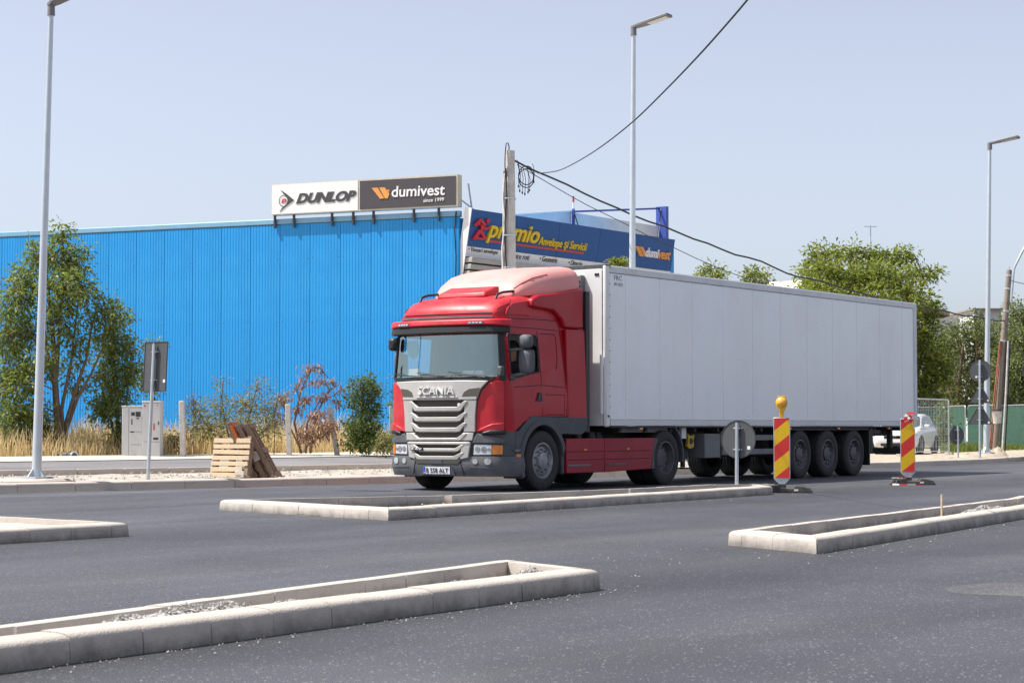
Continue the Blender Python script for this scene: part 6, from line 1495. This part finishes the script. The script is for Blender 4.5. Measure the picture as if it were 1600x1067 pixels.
# scrub behind the pallets
o = PZ(365, 712, 48.5); o.z = .42
tr3 = [(st([(365, 712), (352, 660), (345, 615)], 48.5), .03, .01), (st([(370, 712), (390, 650), (402, 600)], 48.5), .03, .01), (st([(360, 712), (320, 660), (300, 630)], 48.5), .03, .01), (st([(375, 712), (425, 660), (436, 615)], 48.5), .03, .01)]
B3 = [bl(o, *q) for q in [(348, 600, 48.5, 10, 16), (310, 640, 48.5, 24, 18), (345, 635, 48.3, 24, 22), (380, 630, 48.5, 26, 22), (405, 605, 48.7, 14, 16), (412, 640, 48.5, 26, 24), (330, 665, 48.2, 34, 20), (375, 665, 48.2, 38, 22), (420, 670, 48.3, 28, 20), (305, 670, 48.3, 22, 18), (436, 620, 48.6, 10, 18)]]
plant('scrub_bush', 'sparse olive-green scrub behind the pallets', 'bush', o, tr3, B3, .085, M['leaf_scrub'], 460, 11, .12, .35, .005, trunk_mat='twig', shell=.2)
# withered bush
o = PZ(480, 708, 49); o.z = .44
tr4 = [(st([(470, 708), (460, 660), (470, 610), (488, 575), (500, 574), (512, 590)], 49), .03, .01), (st([(485, 708), (492, 650), (515, 610), (530, 600), (540, 615)], 49), .03, .01), (st([(478, 708), (480, 660), (500, 625), (522, 618), (538, 640)], 49), .025, .008), (st([(472, 708), (450, 660), (440, 620)], 49), .025, .008)]
B4 = [bl(o, *q) for q in [(478, 575, 49, 7, 8), (489, 572, 49, 9, 6), (500, 580, 49, 7, 9), (470, 592, 49, 7, 10), (462, 608, 49, 8, 9), (450, 622, 49, 10, 8), (490, 598, 49, 9, 7), (505, 595, 49, 8, 7), (520, 598, 49, 9, 6), (530, 612, 49, 7, 8), (505, 620, 49, 13, 8), (522, 628, 49, 10, 7), (478, 625, 49, 12, 9), (465, 640, 49, 10, 9), (495, 650, 48.8, 18, 12), (510, 668, 48.6, 20, 18), (485, 680, 48.6, 24, 20), (440, 630, 49, 7, 16), (436, 655, 49, 9, 14)]]
plant('withered_bush', 'brown withered bush with arching twigs before the blue wall', 'bush', o, tr4, B4, .085, M['leaf_dry'], 250, 10, .07, .4, .006, trunk_mat='twig', shell=.1, droop=.5)
# green shrub by the truck nose
o = PZ(566, 708, 49); o.z = .44
tr5 = [(st([(566, 708), (566, 650), (568, 600)], 49), .03, .01), (st([(564, 708), (556, 670), (550, 640)], 49), .025, .008), (st([(568, 700), (582, 650), (588, 610)], 49), .025, .008)]
B5 = [bl(o, *q) for q in [(576, 592, 49, 9, 8), (562, 605, 49, 20, 14), (580, 612, 49, 16, 16), (556, 625, 49, 16, 14), (572, 640, 49, 20, 18), (588, 640, 49, 10, 14), (562, 665, 48.8, 24, 18), (580, 675, 48.8, 18, 20), (552, 690, 48.8, 20, 16), (572, 694, 48.7, 24, 14)]]
plant('shrub', 'dense dark green shrub just left of the truck', 'bush', o, tr5, B5, .075, M['leaf_b'], 560, 13, .085, .5, .005, trunk_mat='twig', shell=.35)
# straggly weeds peeping out at the truck nose
o = PZ(612, 706, 50); o.z = .44
for (px, rx, rz, lb_) in ((268, 16, 16, 'low olive weed clump between the cabinets and the first fence post'), (598, 12, 14, 'low olive weed clump right of the dark green shrub'), (130, 18, 12, 'low olive weed clump in the grass right of the left tree trunk')):
    o = PZ(px, 712, 48.0); o.z = .40
    plant('weed_clump', lb_, 'plant', o, [(st([(px, 712), (px + 2, 696), (px - 1, 682)], 48.0), .012, .005)], [bl(o, px - rx * .4, 698, 48.0, rx * .6, rz), bl(o, px + rx * .4, 694, 48.1, rx * .6, rz), bl(o, px, 686, 48.0, rx * .5, rz * .9)], .08, M['leaf_scrub'], 70, 10, .09, .4, .004, trunk_mat='twig', shell=.2, group='low weed clumps in the dry grass')
o = PZ(612, 706, 50); o.z = .44
plant('weed_shoot', 'straggly weed shoot beside the left cab edge', 'plant', o, [(st([(614, 706), (616, 650), (614, 600)], 50), .012, .005)], [bl(o, *q) for q in [(617, 586, 50, 5, 4), (612, 616, 50, 4, 4), (614, 635, 50, 5, 5), (608, 690, 50, 12, 14), (618, 668, 50, 6, 8)]], .11, M['weed'], 45, 8, .06, .5, .004, trunk_mat='twig')
# dead stalks
for i, (px, py, Z, lb) in enumerate([(302, 618, 48.6, 'tall dead seed stalk left of the scrub'), (428, 640, 48.6, 'dead seed stalk right of the pallets'), (246, 628, 48, 'dark dry stalk right of the cabinets')]):
    o = PZ(px, 712, Z); o.z = .42
    plant('dead_stalk', lb, 'plant', o, [(st([(px, 712), (px + 1, (712 + py) / 2), (px, py)], Z), .012, .005)], [bl(o, px, py + 6, Z, 4, 9), bl(o, px + 1, py + 22, Z, 5, 10)], .05, M['leaf_dry'], 30, 9, .05, .5, .004, trunk_mat='twig')
# dry grass
def grass(name, label, n, place, hmin, hmax, mat, w=.012):
    P = np.array([place() for _ in range(n)]); h = rng.uniform(hmin, hmax, n) * P[:, 3]; a = rng.uniform(0, 2 * math.pi, n); lean = rng.uniform(.05, .45, n) * h
    sd = np.stack([np.cos(a), np.sin(a), np.zeros(n)], 1) * w; b = rng.uniform(0, 2 * math.pi, n); ld = np.stack([np.cos(b), np.sin(b), np.zeros(n)], 1) * lean[:, None]
    base = P[:, :3]; midp = base + ld * .35 + np.stack([0 * h, 0 * h, h * .6], 1); tip = base + ld + np.stack([0 * h, 0 * h, h], 1)
    v = np.stack([base - sd, base + sd, midp + sd * .8, tip + sd * .25, tip - sd * .25, midp - sd * .8], 1).reshape(-1, 3)
    me = bpy.data.meshes.new(name); me.vertices.add(6 * n); me.vertices.foreach_set('co', v.astype(np.float32).ravel()); idx = np.arange(n)[:, None] * 6
    f = np.concatenate([idx + np.array([[0, 1, 2, 5]]), idx + np.array([[5, 2, 3, 4]])], 1).reshape(-1)
    me.loops.add(8 * n); me.polygons.add(2 * n); me.loops.foreach_set('vertex_index', f.astype(np.int32)); me.polygons.foreach_set('loop_start', np.arange(0, 8 * n, 4, dtype=np.int32)); me.polygons.foreach_set('loop_total', np.full(2 * n, 4, dtype=np.int32))
    me.update(calc_edges=True); me.validate(); ob = link(name, me, mat); stuff(ob); tag(ob, label, 'grass'); return ob
def gp():
    x = random.uniform(24, 46); of = 11.1 + random.random() ** 1.4 * 5.0; k = .55 + .5 * noise.noise(Vector((x * .7, of * .5, 0))) + .25 * sm((of - 11.1) / 1.2)
    return (x, Yk(x) + of, ground_z(x, of), max(.25, k))
grass('dry_grass', 'tall straw-yellow dry grass along the back of the footway', 11000, gp, .4, 1.05, M['straw'])
def gp2():
    p = PZ(random.uniform(1470, 1600), 700, random.uniform(80, 87)); return (p.x, p.y, .02, 1)
grass('fence_grass', 'short green grass along the foot of the netted fence', 2500, gp2, .15, .4, M['weed'], .02)
# big acacia behind the trailer
o = PZ(1400, 700, 98); o.z = .0
def fb(q, Z0=98): return bl(o, q[0], q[1], Z0 + (q[4] if len(q) > 4 else 0), q[2], q[3])
trA = [(st([(1405, 700), (1403, 620), (1395, 560), (1385, 500)], 98), .30, .15), (st([(1400, 590), (1370, 530), (1340, 480), (1310, 440)], 98), .16, .05), (st([(1393, 560), (1410, 490), (1425, 440)], 98), .15, .05), (st([(1388, 510), (1375, 450), (1360, 410)], 98), .12, .04), (st([(1400, 580), (1440, 530), (1455, 480)], 98), .12, .04), (st([(1395, 540), (1430, 470), (1450, 432)], 98), .08, .03)]
BA = [fb(q) for q in [(1268, 405, 14, 16), (1285, 395, 18, 14), (1305, 400, 18, 16), (1330, 400, 20, 18), (1348, 393, 10, 10), (1362, 400, 12, 18), (1378, 400, 14, 12), (1400, 405, 22, 18), (1415, 395, 14, 10), (1428, 398, 8, 8), (1262, 430, 18, 20), (1290, 430, 30, 24, -3), (1325, 435, 34, 24, -3), (1365, 430, 32, 26, -3), (1405, 435, 32, 24, -2), (1435, 430, 18, 14), (1455, 428, 16, 10), (1468, 422, 7, 5), (1275, 460, 28, 24, -4), (1320, 470, 36, 26, -4), (1370, 470, 38, 30, -4), (1420, 470, 34, 26, -3), (1445, 480, 20, 22), (1458, 478, 14, 10), (1340, 520, 50, 34), (1400, 520, 44, 34), (1440, 520, 28, 24), (1458, 505, 12, 12), (1450, 560, 34, 40), (1410, 580, 40, 44), (1452, 610, 30, 34), (1470, 580, 16, 24), (1425, 630, 30, 30)]]
plant('acacia_tree', 'large yellow-green acacia tree rising behind the trailer', 'tree', o, trA, BA, .27, M['leaf_far'], 1750, 13, .22, .34, .016, droop=.2)
# trees along the fence on the right
for i, (lb, pxb, Z, bls, lm) in enumerate([
    ('dark green tree between the acacia and the lamp pole', 1500, 103, [(1490, 520, 16, 18), (1500, 545, 26, 24), (1525, 500, 14, 14), (1530, 525, 22, 22), (1480, 560, 22, 26), (1505, 580, 30, 28), (1535, 560, 24, 30), (1480, 605, 28, 26), (1515, 615, 34, 26), (1545, 600, 24, 28), (1495, 640, 36, 18), (1535, 640, 30, 18), (1508, 512, 18, 16), (1545, 520, 22, 20), (1556, 545, 22, 24), (1470, 540, 18, 22)], 'leaf_dark'),
    ('bright green tree at the right edge behind the leaning pole', 1585, 100, [(1590, 490, 22, 20), (1575, 510, 16, 18), (1610, 500, 24, 22), (1595, 530, 28, 24), (1570, 545, 20, 22), (1615, 550, 26, 26), (1590, 575, 32, 26), (1565, 590, 22, 24), (1610, 600, 30, 26), (1580, 625, 34, 22), (1620, 640, 30, 20), (1560, 640, 20, 16)], 'leaf_dark')]):
    o = PZ(pxb, 700, Z); o.z = 0
    plant('roadside_tree', lb, 'tree', o, [(st([(pxb, 700), (pxb - 4, 620), (pxb + 5, 540)], Z), .2, .06), (st([(pxb, 660), (pxb - 20, 600), (pxb - 24, 560)], Z), .1, .04), (st([(pxb, 650), (pxb + 22, 590), (pxb + 28, 550)], Z), .1, .04)], [bl(o, *q[:2], Z + random.uniform(-1.5, 1.5), *q[2:]) for q in bls], .20, M[lm], 1000, 13, .22, .42, .014, group='trees on the right')
o = PZ(1475, 702, 84); o.z = 0
plant('fence_shrub', 'yellow-green shrub growing by the mesh fence behind the white car', 'bush', o, [(st([(1474, 702), (1474, 660), (1472, 630)], 84), .03, .01)], [bl(o, *q) for q in [(1470, 635, 84, 6, 9), (1474, 655, 84, 10, 10), (1478, 672, 84, 11, 10), (1476, 690, 84, 12, 10), (1462, 680, 84, 8, 12)]], .13, M['weed'], 120, 10, .14, .5, .006, trunk_mat='twig')
# treetops peeping over the trailer
for i, (px, py, lb, bls) in enumerate([(1110, 425, 'small far treetop just over the trailer roof', [(1100, 424, 12, 8), (1115, 420, 12, 9), (1130, 428, 10, 9), (1110, 440, 26, 14), (1100, 465, 30, 24), (1125, 490, 34, 28), (1108, 530, 36, 30)]), (1178, 425, 'small far treetop right of its twin over the trailer roof', [(1168, 430, 10, 9), (1180, 424, 12, 9), (1194, 428, 8, 9), (1180, 442, 24, 14), (1175, 468, 32, 24), (1190, 500, 32, 28), (1178, 540, 36, 30)]), (962, 409, 'weedy shoots showing over the front of the trailer roof', [(955, 409, 6, 3), (966, 411, 10, 4), (975, 413, 6, 4)])]):
    Z = 120 if i < 2 else 58
    o = PZ(px, 690, Z); o.z = 0
    plant('far_tree' if i < 2 else 'climber', lb, 'tree' if i < 2 else 'plant', o, [(st([(px, 690), (px + 2, 560), (px, py + 10)], Z), .2 if i < 2 else .03, .05 if i < 2 else .01)], [bl(o, q[0], q[1], Z, q[2], q[3]) for q in bls], .25 if i < 2 else .12, M['leaf_far'], 480 if i < 2 else 40, 12, .22 if i < 2 else .08, .4, .012 if i < 2 else .005)
# far pale roof seen left of the acacia
p = PZ(1244, 442, 128); t = thing('house', 'cream roof corner of a far house left of the acacia', 'house', (p.x, p.y, 0))
MB().box(-1.6, 1.2, -1, 1, 0, p.z - .6).build('wall', M['plaster'], t); MB().prism([(-2, p.z - .6), (1.5, p.z - .6), (1.2, p.z - .1), (-1.6, p.z)], lambda a, b, c: (a, c, b), -1.3, 1.3).build('roof', M['frame_cream'], t)
